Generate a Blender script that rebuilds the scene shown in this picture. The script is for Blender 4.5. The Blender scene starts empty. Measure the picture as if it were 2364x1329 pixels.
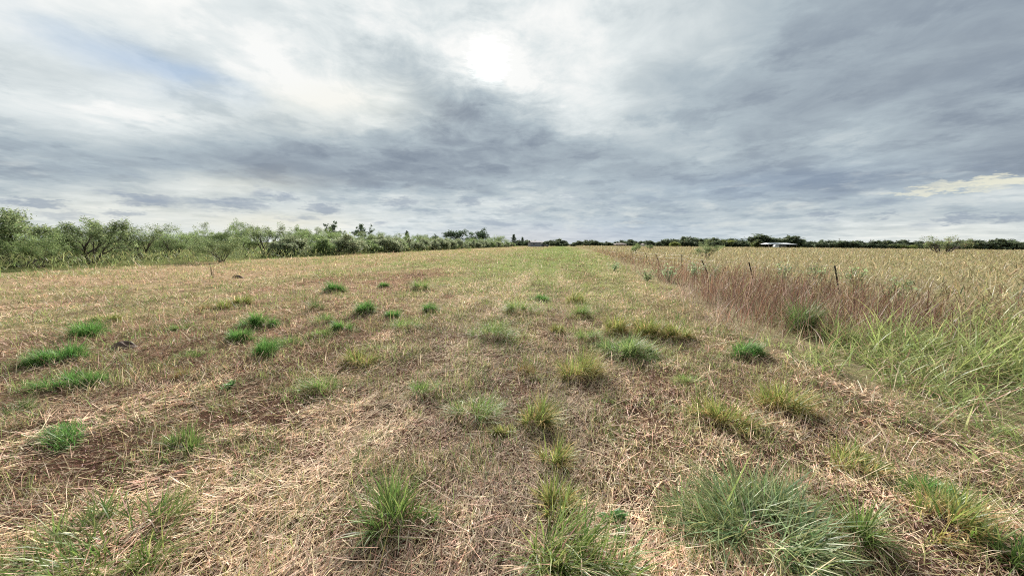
import bpy, math, random
import numpy as np

# ------------------------------------------------------------------ camera, sky, sun, exposure
scene = bpy.context.scene
COL = scene.collection
R = math.radians

cam_data = bpy.data.cameras.new('camera')
cam_data.sensor_width = 36.0
cam_data.lens = 13.08
cam_data.clip_start = 0.05
cam_data.clip_end = 5000.0
cam = bpy.data.objects.new('camera', cam_data)
COL.objects.link(cam)
cam.location = (0.0, 0.0, 1.6)
cam.rotation_mode = 'XYZ'
from mathutils import Matrix
cam.rotation_euler = (Matrix.Rotation(R(90.0 - 6.75), 3, 'X') @ Matrix.Rotation(R(0.45), 3, 'Z')).to_euler('XYZ')
scene.camera = cam

scene.view_settings.view_transform = 'Standard'
scene.view_settings.look = 'None'
scene.view_settings.exposure = 1.1
scene.view_settings.gamma = 1.0
scene.view_settings.use_curve_mapping = False

SUN_AZ, SUN_EL = -3.7, 24.4          # degrees; azimuth east of the +Y axis

sun_data = bpy.data.lights.new('sun', 'SUN')
sun_data.energy = 5.0
sun_data.angle = R(9.0)
sun_data.color = (1.0, 0.94, 0.885)
sun = bpy.data.objects.new('sun', sun_data)
COL.objects.link(sun)
sun.location = (0, 60, 40)
_d = np.array([math.sin(R(SUN_AZ)) * math.cos(R(SUN_EL)), math.cos(R(SUN_AZ)) * math.cos(R(SUN_EL)), math.sin(R(SUN_EL))])
from mathutils import Vector
sun.rotation_euler = Vector(_d).to_track_quat('Z', 'Y').to_euler()

scene.cycles.use_denoising = False
scene.cycles.filter_width = 1.1
scene.cycles.max_bounces = 6
scene.cycles.diffuse_bounces = 3
scene.cycles.transmission_bounces = 3
scene.cycles.transparent_max_bounces = 4


def lin(r, g, b):
    f = lambda c: (c / 255 / 12.92) if c <= 10 else ((c / 255 + 0.055) / 1.055) ** 2.4
    return (f(r), f(g), f(b), 1.0)


world = bpy.data.worlds.new('World')
scene.world = world
world.use_nodes = True
WT = world.node_tree
WT.nodes.clear()


def wn(kind, **kw):
    n = WT.nodes.new(kind)
    for k, val in kw.items():
        setattr(n, k, val)
    return n


def wlink(a, b):
    WT.links.new(a, b)


def wmath(op, a, b=None, c=None, clamp=False):
    n = wn('ShaderNodeMath', operation=op, use_clamp=clamp)
    for i, s in enumerate((a, b, c)):
        if s is None:
            continue
        if isinstance(s, (int, float)):
            n.inputs[i].default_value = s
        else:
            wlink(s, n.inputs[i])
    return n.outputs[0]


def wnoise(vec, scale, detail, rough, dist=0.0, lac=2.0):
    n = wn('ShaderNodeTexNoise', noise_dimensions='3D')
    n.inputs['Scale'].default_value = scale
    n.inputs['Detail'].default_value = detail
    n.inputs['Roughness'].default_value = rough
    n.inputs['Lacunarity'].default_value = lac
    n.inputs['Distortion'].default_value = dist
    wlink(vec, n.inputs['Vector'])
    return n


def wvec(op, a, b):
    n = wn('ShaderNodeVectorMath', operation=op)
    for i, s in enumerate((a, b)):
        if isinstance(s, tuple):
            n.inputs[i].default_value = s
        else:
            wlink(s, n.inputs[i])
    return n.outputs[0]


def wsmooth(val, a, b, lo, hi):
    n = wn('ShaderNodeMapRange', interpolation_type='SMOOTHSTEP')
    wlink(val, n.inputs['Value'])
    for k, x in (('From Min', a), ('From Max', b), ('To Min', lo), ('To Max', hi)):
        n.inputs[k].default_value = x
    return n.outputs[0]


def wmix(fac, a, b):
    n = wn('ShaderNodeMix', data_type='RGBA')
    wlink(fac, n.inputs[0])
    for i, s in ((6, a), (7, b)):
        if isinstance(s, tuple):
            n.inputs[i].default_value = s
        else:
            wlink(s, n.inputs[i])
    return n.outputs[2]


tc = wn('ShaderNodeTexCoord')
DIR = tc.outputs['Generated']
sx = wn('ShaderNodeSeparateXYZ')
wlink(DIR, sx.inputs[0])
AZ = wmath('MULTIPLY', wmath('ARCTAN2', sx.outputs[0], sx.outputs[1]), 180 / math.pi)
EL = wmath('MULTIPLY', wmath('ARCSINE', sx.outputs[2]), 180 / math.pi)
zc = wmath('ADD', wmath('MAXIMUM', sx.outputs[2], 0.0), 0.11)
cp = wn('ShaderNodeCombineXYZ')
wlink(wmath('DIVIDE', sx.outputs[0], zc), cp.inputs[0])
wlink(wmath('MULTIPLY', wmath('DIVIDE', sx.outputs[1], zc), 0.95), cp.inputs[1])
# turn the cloud streets so that they run a few degrees right of straight ahead
mp = wn('ShaderNodeMapping', vector_type='POINT')
mp.inputs['Rotation'].default_value = (0, 0, R(6))
wlink(cp.outputs[0], mp.inputs['Vector'])
P = mp.outputs[0]                       # position on the flat cloud layer

ca = wn('ShaderNodeCombineXYZ')
wlink(AZ, ca.inputs[0])
wlink(EL, ca.inputs[1])
ca.inputs[2].default_value = 1.0
AE = ca.outputs[0]                      # azimuth, elevation in degrees

# ragged displacement of the cloud masses, weaker towards the horizon
warp_n = wnoise(P, 1.9, 6.0, 0.60)
warp = wvec('SUBTRACT', warp_n.outputs['Color'], (0.5, 0.5, 0.5))
warp_amp = wsmooth(EL, 0.0, 24.0, 0.6, 10.0)
wsc = wn('ShaderNodeVectorMath', operation='SCALE')
wlink(warp, wsc.inputs[0])
wlink(warp_amp, wsc.inputs['Scale'])
wflat = wvec('MULTIPLY', wsc.outputs[0], (1.35, 0.8, 0.0))
AEW = wvec('ADD', AE, wflat)


def dot3(vec, k):
    n = wn('ShaderNodeVectorMath', operation='DOT_PRODUCT')
    wlink(vec, n.inputs[0])
    n.inputs[1].default_value = k
    return n.outputs['Value']


def blob(center, radii, rot, weight, hard=1.0, coords=None):
    """A soft ellipse on the sky (degrees of azimuth and elevation), weight at its centre; hard < 1 flattens its middle."""
    c, s = math.cos(R(rot)), math.sin(R(rot))
    ux, uy = c / radii[0], s / radii[0]
    wx, wy = -s / radii[1], c / radii[1]
    vec = coords or AEW                   # third component is 1, so a dot product holds the offset too
    u = dot3(vec, (ux, uy, -(ux * center[0] + uy * center[1])))
    w = dot3(vec, (wx, wy, -(wx * center[0] + wy * center[1])))
    rr = wmath('MULTIPLY_ADD', w, w, wmath('MULTIPLY', u, u))
    k = wmath('MULTIPLY_ADD', rr, -1.0 / hard, 1.0 / hard, clamp=True)
    return wmath('MULTIPLY', wmath('MULTIPLY', k, k), weight)


def total(items):
    s = items[0]
    for t in items[1:]:
        s = wmath('ADD', s, t)
    return s


# SHADE rms error 0.0156
SHADE_AZ_0 = dict(lo=[-0.9957, -0.3587, -0.577], span=[0.6977, 1.0278, 1.1282], stops=[
    (-120.0, 0.407, 0.490, 0.790),
    (-80.0, 0.195, 0.316, 0.893),
    (-58.0, 0.060, 0.165, 1.000),
    (-53.7, 0.105, 0.215, 0.878),
    (-49.4, 0.125, 0.325, 0.774),
    (-45.1, 0.087, 0.329, 0.716),
    (-40.8, 0.024, 0.263, 0.580),
    (-36.5, 0.009, 0.242, 0.455),
    (-32.2, 0.000, 0.232, 0.363),
    (-27.9, 0.045, 0.276, 0.433),
    (-23.6, 0.109, 0.308, 0.423),
    (-19.3, 0.198, 0.365, 0.377),
    (-15.0, 0.281, 0.385, 0.241),
    (-10.7, 0.363, 0.401, 0.026),
    (-6.4, 0.360, 0.338, 0.000),
    (-2.1, 0.262, 0.171, 0.138),
    (2.1, 0.201, 0.047, 0.247),
    (6.4, 0.217, 0.031, 0.354),
    (10.7, 0.231, 0.000, 0.479),
    (15.0, 0.328, 0.133, 0.505),
    (19.3, 0.416, 0.253, 0.547),
    (23.6, 0.495, 0.385, 0.533),
    (27.9, 0.584, 0.528, 0.511),
    (32.2, 0.695, 0.654, 0.446),
    (36.5, 0.754, 0.746, 0.462),
    (40.8, 0.776, 0.842, 0.609),
    (45.1, 0.811, 0.915, 0.569),
    (49.4, 0.887, 1.000, 0.442),
    (53.7, 0.935, 0.981, 0.398),
    (58.0, 1.000, 0.987, 0.423),
    (80.0, 0.708, 0.718, 0.623),
    (120.0, 0.269, 0.383, 0.863),
])
SHADE_EL_0 = dict(lo=[-0.9561, -0.283, -0.2716], span=[0.5549, 0.9827, 0.9036], stops=[
    (0.0, 0.170, 1.000, 0.224),
    (0.9, 0.199, 0.979, 0.248),
    (1.8, 0.276, 0.903, 0.235),
    (2.7, 0.362, 0.699, 0.278),
    (3.6, 0.410, 0.615, 0.268),
    (4.5, 0.533, 0.662, 0.076),
    (5.5, 0.581, 0.499, 0.000),
    (6.4, 0.664, 0.210, 0.024),
    (7.3, 0.855, 0.153, 0.211),
    (8.2, 0.999, 0.290, 0.544),
    (9.1, 1.000, 0.396, 0.727),
    (10.0, 0.974, 0.459, 0.850),
    (11.5, 0.879, 0.428, 1.000),
    (13.0, 0.788, 0.350, 0.993),
    (14.5, 0.649, 0.229, 0.838),
    (16.0, 0.533, 0.089, 0.697),
    (17.5, 0.412, 0.000, 0.652),
    (19.0, 0.326, 0.008, 0.576),
    (20.5, 0.244, 0.015, 0.469),
    (22.0, 0.150, 0.016, 0.355),
    (23.5, 0.088, 0.012, 0.190),
    (25.0, 0.047, 0.021, 0.098),
    (26.5, 0.000, 0.030, 0.020),
    (28.0, 0.025, 0.041, 0.075),
    (29.5, 0.054, 0.052, 0.148),
    (31.0, 0.063, 0.053, 0.170),
    (32.5, 0.059, 0.045, 0.162),
    (34.0, 0.049, 0.023, 0.156),
    (40.0, 0.077, 0.070, 0.159),
    (50.0, 0.166, 0.252, 0.182),
    (65.0, 0.320, 0.583, 0.211),
    (85.0, 0.308, 0.562, 0.205),
])
SHADE_AZ_1 = dict(lo=[-0.399, -0.414, -0.296], span=[0.9693, 0.794, 0.6612], stops=[
    (-120.0, 0.086, 0.000, 0.799),
    (-80.0, 0.254, 0.451, 0.361),
    (-58.0, 0.395, 0.766, 0.082),
    (-53.7, 0.480, 0.799, 0.241),
    (-49.4, 0.394, 0.941, 0.290),
    (-45.1, 0.379, 1.000, 0.626),
    (-40.8, 0.452, 0.662, 1.000),
    (-36.5, 0.636, 0.564, 0.715),
    (-32.2, 0.790, 0.521, 0.380),
    (-27.9, 1.000, 0.384, 0.379),
    (-23.6, 0.968, 0.302, 0.457),
    (-19.3, 0.762, 0.404, 0.775),
    (-15.0, 0.524, 0.519, 0.755),
    (-10.7, 0.150, 0.788, 0.629),
    (-6.4, 0.000, 0.786, 0.527),
    (-2.1, 0.082, 0.475, 0.269),
    (2.1, 0.148, 0.269, 0.065),
    (6.4, 0.267, 0.281, 0.055),
    (10.7, 0.381, 0.265, 0.050),
    (15.0, 0.368, 0.391, 0.333),
    (19.3, 0.353, 0.546, 0.591),
    (23.6, 0.317, 0.641, 0.639),
    (27.9, 0.269, 0.723, 0.594),
    (32.2, 0.319, 0.632, 0.349),
    (36.5, 0.355, 0.633, 0.295),
    (40.8, 0.277, 0.652, 0.292),
    (45.1, 0.342, 0.460, 0.402),
    (49.4, 0.408, 0.334, 0.461),
    (53.7, 0.542, 0.441, 0.314),
    (58.0, 0.578, 0.533, 0.000),
    (80.0, 0.369, 0.302, 0.392),
    (120.0, 0.058, 0.026, 0.777),
])
SHADE_EL_1 = dict(lo=[-0.4289, -0.3633, -0.2478], span=[0.8816, 0.6144, 0.6643], stops=[
    (0.0, 0.716, 0.684, 0.227),
    (0.9, 0.745, 0.698, 0.291),
    (1.8, 0.757, 0.658, 0.479),
    (2.7, 0.585, 0.699, 0.549),
    (3.6, 0.463, 0.601, 0.386),
    (4.5, 0.378, 0.237, 0.422),
    (5.5, 0.393, 0.045, 0.685),
    (6.4, 0.291, 0.000, 1.000),
    (7.3, 0.024, 0.046, 0.627),
    (8.2, 0.002, 0.109, 0.292),
    (9.1, 0.000, 0.306, 0.100),
    (10.0, 0.038, 0.536, 0.019),
    (11.5, 0.175, 0.903, 0.357),
    (13.0, 0.423, 1.000, 0.844),
    (14.5, 0.617, 0.786, 0.873),
    (16.0, 0.796, 0.448, 0.701),
    (17.5, 0.875, 0.257, 0.353),
    (19.0, 1.000, 0.079, 0.208),
    (20.5, 0.927, 0.139, 0.001),
    (22.0, 0.672, 0.458, 0.000),
    (23.5, 0.327, 0.744, 0.079),
    (25.0, 0.238, 0.848, 0.199),
    (26.5, 0.302, 0.883, 0.405),
    (28.0, 0.387, 0.865, 0.420),
    (29.5, 0.463, 0.821, 0.429),
    (31.0, 0.483, 0.809, 0.435),
    (32.5, 0.480, 0.809, 0.435),
    (34.0, 0.488, 0.816, 0.445),
    (40.0, 0.479, 0.790, 0.419),
    (50.0, 0.427, 0.712, 0.324),
    (65.0, 0.343, 0.543, 0.164),
    (85.0, 0.352, 0.556, 0.175),
])
SHADE_AZ_2 = dict(lo=[-0.2823, -0.2908, -0.2723], span=[0.5466, 0.4363, 0.4572], stops=[
    (-120.0, 0.570, 0.807, 0.448),
    (-80.0, 0.316, 0.748, 0.778),
    (-58.0, 0.274, 0.945, 0.856),
    (-53.7, 0.479, 0.803, 0.240),
    (-49.4, 0.766, 0.740, 0.000),
    (-45.1, 0.726, 0.479, 0.441),
    (-40.8, 0.857, 0.497, 0.748),
    (-36.5, 0.859, 0.501, 0.865),
    (-32.2, 0.979, 0.569, 0.706),
    (-27.9, 0.583, 0.834, 0.668),
    (-23.6, 0.522, 1.000, 0.604),
    (-19.3, 0.068, 0.889, 0.481),
    (-15.0, 0.000, 0.926, 0.364),
    (-10.7, 0.253, 0.922, 0.428),
    (-6.4, 0.430, 0.845, 0.504),
    (-2.1, 0.803, 0.765, 0.597),
    (2.1, 1.000, 0.686, 0.644),
    (6.4, 0.541, 0.579, 0.569),
    (10.7, 0.131, 0.437, 0.524),
    (15.0, 0.180, 0.258, 0.678),
    (19.3, 0.277, 0.033, 0.845),
    (23.6, 0.310, 0.191, 0.821),
    (27.9, 0.441, 0.431, 0.789),
    (32.2, 0.472, 0.748, 0.872),
    (36.5, 0.457, 0.874, 1.000),
    (40.8, 0.535, 0.977, 0.834),
    (45.1, 0.653, 0.948, 0.815),
    (49.4, 0.767, 0.650, 0.578),
    (53.7, 0.618, 0.000, 0.134),
    (58.0, 0.243, 0.380, 0.565),
    (80.0, 0.522, 0.742, 0.350),
    (120.0, 0.543, 0.718, 0.458),
])
SHADE_EL_2 = dict(lo=[-0.2348, -0.216, -0.2882], span=[0.5816, 0.5354, 0.4815], stops=[
    (0.0, 0.427, 0.222, 0.853),
    (0.9, 0.504, 0.341, 0.698),
    (1.8, 0.579, 0.601, 0.637),
    (2.7, 0.438, 1.000, 0.706),
    (3.6, 0.292, 0.915, 0.308),
    (4.5, 0.372, 0.186, 0.000),
    (5.5, 0.624, 0.000, 0.169),
    (6.4, 0.600, 0.662, 0.859),
    (7.3, 0.491, 0.495, 0.742),
    (8.2, 0.375, 0.348, 0.852),
    (9.1, 0.198, 0.548, 0.727),
    (10.0, 0.264, 0.693, 0.437),
    (11.5, 0.545, 0.336, 0.284),
    (13.0, 0.758, 0.168, 0.387),
    (14.5, 0.506, 0.285, 1.000),
    (16.0, 0.072, 0.257, 0.764),
    (17.5, 0.000, 0.329, 0.374),
    (19.0, 0.328, 0.408, 0.559),
    (20.5, 0.666, 0.531, 0.623),
    (22.0, 0.949, 0.486, 0.573),
    (23.5, 1.000, 0.297, 0.707),
    (25.0, 0.715, 0.253, 0.728),
    (26.5, 0.240, 0.418, 0.527),
    (28.0, 0.250, 0.475, 0.526),
    (29.5, 0.273, 0.473, 0.549),
    (31.0, 0.262, 0.448, 0.555),
    (32.5, 0.262, 0.456, 0.535),
    (34.0, 0.268, 0.472, 0.502),
    (40.0, 0.250, 0.435, 0.531),
    (50.0, 0.188, 0.290, 0.712),
    (65.0, 0.118, 0.061, 0.855),
    (85.0, 0.125, 0.076, 0.824),
])
# TINT rms error 0.0048
TINT_AZ_0 = dict(lo=[-0.615, -0.4053, -0.4648], span=[1.218, 1.1454, 0.7098], stops=[
    (-120.0, 0.505, 0.354, 0.655),
    (-80.0, 0.505, 0.354, 0.655),
    (-58.0, 0.479, 0.347, 0.659),
    (-53.7, 0.358, 0.352, 0.639),
    (-49.4, 0.197, 0.624, 0.674),
    (-45.1, 0.142, 0.886, 0.684),
    (-40.8, 0.101, 1.000, 0.509),
    (-36.5, 0.010, 0.685, 0.172),
    (-32.2, 0.000, 0.196, 0.000),
    (-27.9, 0.129, 0.016, 0.089),
    (-23.6, 0.320, 0.000, 0.225),
    (-19.3, 0.473, 0.096, 0.346),
    (-15.0, 0.578, 0.228, 0.422),
    (-10.7, 0.664, 0.338, 0.441),
    (-6.4, 0.754, 0.412, 0.415),
    (-2.1, 0.848, 0.461, 0.371),
    (2.1, 0.932, 0.493, 0.333),
    (6.4, 0.987, 0.510, 0.320),
    (10.7, 1.000, 0.511, 0.346),
    (15.0, 0.964, 0.496, 0.415),
    (19.3, 0.886, 0.465, 0.523),
    (23.6, 0.785, 0.427, 0.657),
    (27.9, 0.683, 0.387, 0.795),
    (32.2, 0.596, 0.352, 0.909),
    (36.5, 0.522, 0.325, 0.978),
    (40.8, 0.446, 0.301, 1.000),
    (45.1, 0.366, 0.279, 0.996),
    (49.4, 0.326, 0.272, 0.966),
    (53.7, 0.380, 0.299, 0.861),
    (58.0, 0.473, 0.339, 0.714),
    (80.0, 0.505, 0.354, 0.655),
    (120.0, 0.505, 0.354, 0.655),
])
TINT_EL_0 = dict(lo=[-1.1351, -0.9206, -0.441], span=[1.3768, 1.0886, 0.9655], stops=[
    (0.0, 0.519, 0.718, 0.892),
    (0.9, 0.220, 0.654, 1.000),
    (1.8, 0.000, 0.682, 0.564),
    (2.7, 0.108, 0.770, 0.102),
    (3.6, 0.432, 0.913, 0.147),
    (4.5, 0.651, 0.997, 0.290),
    (5.5, 0.706, 1.000, 0.263),
    (6.4, 0.672, 0.986, 0.088),
    (7.3, 0.664, 0.889, 0.000),
    (8.2, 0.723, 0.810, 0.160),
    (9.1, 0.779, 0.816, 0.348),
    (10.0, 0.806, 0.834, 0.430),
    (11.5, 0.820, 0.843, 0.450),
    (13.0, 0.815, 0.838, 0.425),
    (14.5, 0.802, 0.799, 0.358),
    (16.0, 0.852, 0.537, 0.346),
    (17.5, 1.000, 0.000, 0.406),
    (19.0, 0.948, 0.160, 0.235),
    (20.5, 0.859, 0.577, 0.286),
    (22.0, 0.827, 0.792, 0.387),
    (23.5, 0.825, 0.837, 0.440),
    (25.0, 0.825, 0.845, 0.454),
    (26.5, 0.824, 0.846, 0.457),
    (28.0, 0.824, 0.846, 0.457),
    (29.5, 0.824, 0.846, 0.457),
    (31.0, 0.824, 0.846, 0.457),
    (32.5, 0.824, 0.846, 0.457),
    (34.0, 0.824, 0.846, 0.457),
    (40.0, 0.824, 0.846, 0.457),
    (50.0, 0.824, 0.846, 0.457),
    (65.0, 0.824, 0.846, 0.457),
    (85.0, 0.824, 0.846, 0.457),
])
TINT_AZ_1 = dict(lo=[-0.3311, -0.3209, -0.2462], span=[0.492, 0.6461, 0.4748], stops=[
    (-120.0, 0.673, 0.497, 0.518),
    (-80.0, 0.673, 0.497, 0.518),
    (-58.0, 0.650, 0.502, 0.502),
    (-53.7, 0.458, 0.464, 0.519),
    (-49.4, 0.095, 0.055, 0.590),
    (-45.1, 0.077, 0.000, 0.747),
    (-40.8, 0.690, 1.000, 0.803),
    (-36.5, 1.000, 0.969, 0.209),
    (-32.2, 0.540, 0.362, 0.000),
    (-27.9, 0.152, 0.394, 0.416),
    (-23.6, 0.195, 0.612, 0.850),
    (-19.3, 0.405, 0.714, 1.000),
    (-15.0, 0.550, 0.672, 0.894),
    (-10.7, 0.608, 0.579, 0.711),
    (-6.4, 0.626, 0.506, 0.572),
    (-2.1, 0.632, 0.466, 0.498),
    (2.1, 0.630, 0.449, 0.467),
    (6.4, 0.610, 0.450, 0.456),
    (10.7, 0.560, 0.468, 0.452),
    (15.0, 0.474, 0.505, 0.443),
    (19.3, 0.353, 0.560, 0.423),
    (23.6, 0.213, 0.628, 0.391),
    (27.9, 0.082, 0.694, 0.357),
    (32.2, 0.000, 0.739, 0.344),
    (36.5, 0.014, 0.743, 0.367),
    (40.8, 0.158, 0.701, 0.417),
    (45.1, 0.415, 0.634, 0.462),
    (49.4, 0.675, 0.573, 0.494),
    (53.7, 0.777, 0.529, 0.528),
    (58.0, 0.718, 0.503, 0.533),
    (80.0, 0.673, 0.497, 0.518),
    (120.0, 0.673, 0.497, 0.518),
])
TINT_EL_1 = dict(lo=[-0.34, -0.3688, -0.1211], span=[0.7449, 0.7961, 0.3434], stops=[
    (0.0, 0.706, 0.414, 0.652),
    (0.9, 0.773, 0.444, 0.622),
    (1.8, 0.472, 0.558, 0.002),
    (2.7, 0.036, 0.504, 0.000),
    (3.6, 0.000, 0.381, 0.792),
    (4.5, 0.277, 0.395, 0.948),
    (5.5, 0.592, 0.466, 0.733),
    (6.4, 0.883, 0.522, 0.281),
    (7.3, 1.000, 0.351, 0.001),
    (8.2, 0.910, 0.190, 0.512),
    (9.1, 0.744, 0.266, 0.773),
    (10.0, 0.587, 0.382, 0.588),
    (11.5, 0.469, 0.458, 0.370),
    (13.0, 0.438, 0.476, 0.309),
    (14.5, 0.379, 0.482, 0.300),
    (16.0, 0.249, 0.208, 0.485),
    (17.5, 0.330, 0.000, 0.254),
    (19.0, 0.651, 1.000, 0.306),
    (20.5, 0.461, 0.808, 1.000),
    (22.0, 0.398, 0.544, 0.877),
    (23.5, 0.441, 0.482, 0.508),
    (25.0, 0.454, 0.466, 0.377),
    (26.5, 0.456, 0.463, 0.355),
    (28.0, 0.456, 0.463, 0.353),
    (29.5, 0.456, 0.463, 0.353),
    (31.0, 0.456, 0.463, 0.353),
    (32.5, 0.456, 0.463, 0.353),
    (34.0, 0.456, 0.463, 0.353),
    (40.0, 0.456, 0.463, 0.353),
    (50.0, 0.456, 0.463, 0.353),
    (65.0, 0.456, 0.463, 0.353),
    (85.0, 0.456, 0.463, 0.353),
])
PUFFS = [
    (-51.6, 3.4, 2.32, 0.44, 1),
    (-43.8, 4.4, 2.79, 0.83, 1),
    (-35.7, 4.6, 3.52, 0.93, 0.9),
    (-46.2, 2.9, 1.77, 0.45, 0.8),
    (-49.9, 2.3, 1.95, 0.59, 0.6),
    (-26.6, 4.6, 2.66, 0.86, 1),
    (-31.1, 5.6, 1.95, 0.60, 0.8),
    (-16.4, 5.8, 3.34, 0.73, 0.8),
    (-6.4, 6.2, 1.94, 0.87, 0.8),
    (0.8, 5.1, 3.93, 0.76, 0.5),
    (39.3, 3.7, 1.55, 0.55, 0.8),
    (44.6, 3.4, 0.92, 0.46, 0.7),
    (49.6, 2.7, 1.89, 0.42, 0.9),
    (52.6, 2.6, 1.19, 0.55, 1),
]
SLITS = [
    (51.9, 6.1, 6.11, 0.55, 1),
    (48.0, 5.6, 5.47, 0.38, 0.8),
]


def ramp3(val, tab, a, b):
    """Three smooth curves of one angle, held in one colour ramp."""
    n = wn('ShaderNodeValToRGB')
    n.color_ramp.interpolation = 'CARDINAL'
    els = n.color_ramp.elements
    st = [((p - a) / (b - a), (r, g, bl, 1.0)) for p, r, g, bl in tab['stops']]
    els[0].position, els[0].color = st[0]
    els[1].position, els[1].color = st[-1]
    for p, c in st[1:-1]:
        els.new(p).color = c
    wlink(val, n.inputs[0])
    m = wn('ShaderNodeVectorMath', operation='MULTIPLY_ADD')
    wlink(n.outputs['Color'], m.inputs[0])
    m.inputs[1].default_value = tab['span']
    m.inputs[2].default_value = tab['lo']
    return m.outputs[0]


def dotv(a, b):
    n = wn('ShaderNodeVectorMath', operation='DOT_PRODUCT')
    wlink(a, n.inputs[0])
    wlink(b, n.inputs[1])
    return n.outputs['Value']


wsep = wn('ShaderNodeSeparateXYZ')
wlink(AEW, wsep.inputs[0])
AZ01 = wmath('MULTIPLY_ADD', wsep.outputs[0], 1 / 240, 0.5)
EL01 = wmath('MULTIPLY', wsep.outputs[1], 1 / 90)
mass = total([dotv(ramp3(AZ01, a, -120, 120), ramp3(EL01, b, 0, 90)) for a, b in
              ((SHADE_AZ_0, SHADE_EL_0), (SHADE_AZ_1, SHADE_EL_1), (SHADE_AZ_2, SHADE_EL_2))])
tint = total([dotv(ramp3(AZ01, a, -120, 120), ramp3(EL01, b, 0, 90)) for a, b in
              ((TINT_AZ_0, TINT_EL_0), (TINT_AZ_1, TINT_EL_1))])

n_street = wnoise(P, 1.15, 5.0, 0.54, 0.5)
n_fine = wnoise(P, 3.4, 7.0, 0.64, 0.5)
sun_near = blob((SUN_AZ - 4, SUN_EL - 2), (30, 16), 0, 1.0)
street = wmath('MULTIPLY', wmath('SUBTRACT', n_street.outputs['Fac'], 0.5), 0.42)
fine_amp = wmath('MULTIPLY_ADD', sun_near, 0.7, 0.46)
shade = wmath('MULTIPLY_ADD', wmath('SUBTRACT', n_fine.outputs['Fac'], 0.5), fine_amp, wmath('ADD', mass, street))
# clots of thicker cloud with firmer edges, and thin bright rents between them
wc = wn('ShaderNodeSeparateXYZ')
wlink(warp_n.outputs['Color'], wc.inputs[0])
shade = total([shade, wsmooth(wc.outputs[2], 0.50, 0.60, 0.04, -0.085), wsmooth(wc.outputs[0], 0.55, 0.65, 0.0, 0.09)])

ramp = wn('ShaderNodeValToRGB')
els = ramp.color_ramp.elements
els[0].position, els[0].color = 0.0, lin(136, 148, 162)
els[1].position, els[1].color = 1.0, lin(250, 251, 249)
for pos, c in ((0.16, (150, 162, 174)), (0.40, (177, 190, 198)), (0.60, (200, 210, 214)), (0.80, (226, 233, 234))):
    els.new(pos).color = lin(*c)
wlink(shade, ramp.inputs[0])
cloud = ramp.outputs['Color']

# clear sky through the gaps, and the creamy light low over the horizon
sky = wn('ShaderNodeTexSky', sky_type='NISHITA')
sky.sun_disc = False
sky.sun_elevation = R(SUN_EL)
sky.sun_rotation = R(SUN_AZ)
sky_s = wn('ShaderNodeVectorMath', operation='MULTIPLY_ADD')
wlink(sky.outputs[0], sky_s.inputs[0])
sky_s.inputs[1].default_value = (0.02, 0.02, 0.02)
sky_s.inputs[2].default_value = lin(140, 172, 212)[:3]
cloud = wmix(wmath('MULTIPLY', tint, -0.55, clamp=True), cloud, sky_s.outputs[0])
cloud = wmix(wmath('MULTIPLY', tint, 0.8, clamp=True), cloud, lin(242, 238, 218))

# low flat-bottomed puffs over the horizon
pn = wvec('MULTIPLY', AE, (0.16, 0.55, 1.0))
puff_noise = wnoise(pn, 1.0, 4.0, 0.6)
small_w = wvec('MULTIPLY', wvec('SUBTRACT', wnoise(pn, 4.0, 3.0, 0.65).outputs['Color'], (0.5, 0.5, 0.5)), (5.0, 2.4, 0.0))
AES = wvec('ADD', AE, small_w)


def puff(a, e, ra, re, weight):
    m = wn('ShaderNodeVectorMath', operation='MULTIPLY_ADD')
    wlink(AES, m.inputs[0])
    m.inputs[1].default_value = (1 / ra, 1 / re, 0)
    m.inputs[2].default_value = (-a / ra, -e / re, 0)
    return wmath('MULTIPLY_ADD', dotv(m.outputs[0], m.outputs[0]), -1.15 * weight, 1.15 * weight, clamp=True)


def most(items):
    s = items[0]
    for t in items[1:]:
        s = wmath('MAXIMUM', s, t)
    return s


band = wmath('MULTIPLY', wsmooth(EL, 0.8, 3.0, 0.0, 1.0), wsmooth(EL, 5.5, 9.5, 1.0, 0.0))
loose = wmath('MULTIPLY', wsmooth(puff_noise.outputs['Fac'], 0.54, 0.68, 0.0, 0.55), band)
lit = wmath('MULTIPLY', wsmooth(puff_noise.outputs['Fac'], 0.50, 0.34, 0.0, 0.5), band)
cloud = wmix(lit, cloud, lin(226, 231, 228))
cloud = wmix(wmath('MULTIPLY', most([puff(*c) for c in PUFFS]), 0.66), cloud, lin(148, 161, 178))
cloud = wmix(loose, cloud, lin(150, 164, 182))
cloud = wmix(wmath('MULTIPLY', most([puff(*c) for c in SLITS]), 0.8), cloud, lin(240, 238, 216))

# the sun burning through thin cloud
glow = total([blob((SUN_AZ, SUN_EL), (3.6, 3.6), 0, 0.5, 1.0, AES), blob((SUN_AZ, SUN_EL), (7, 6), 0, 0.03, 1.0, AES)])
gl = wn('ShaderNodeVectorMath', operation='SCALE')
gl.inputs[0].default_value = (1.0, 0.96, 0.88)
wlink(glow, gl.inputs['Scale'])
sky_col = wvec('ADD', cloud, gl.outputs[0])
bg = wn('ShaderNodeBackground')
bg.inputs['Strength'].default_value = 0.465
wlink(sky_col, bg.inputs['Color'])
wo = wn('ShaderNodeOutputWorld')
wlink(bg.outputs[0], wo.inputs['Surface'])
world.cycles.sampling_method = 'MANUAL'
world.cycles.sample_map_resolution = 512
scene.cycles.use_adaptive_sampling = True
scene.cycles.adaptive_threshold = 0.02
scene.cycles.adaptive_min_samples = 16

# ------------------------------------------------------------------ helpers
rng = np.random.default_rng(20)
ROW = R(7.5)                                # the mown rows run 7.5 degrees right of straight ahead


def to_uv(x, y):
    return x * math.sin(ROW) + y * math.cos(ROW), x * math.cos(ROW) - y * math.sin(ROW)


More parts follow.
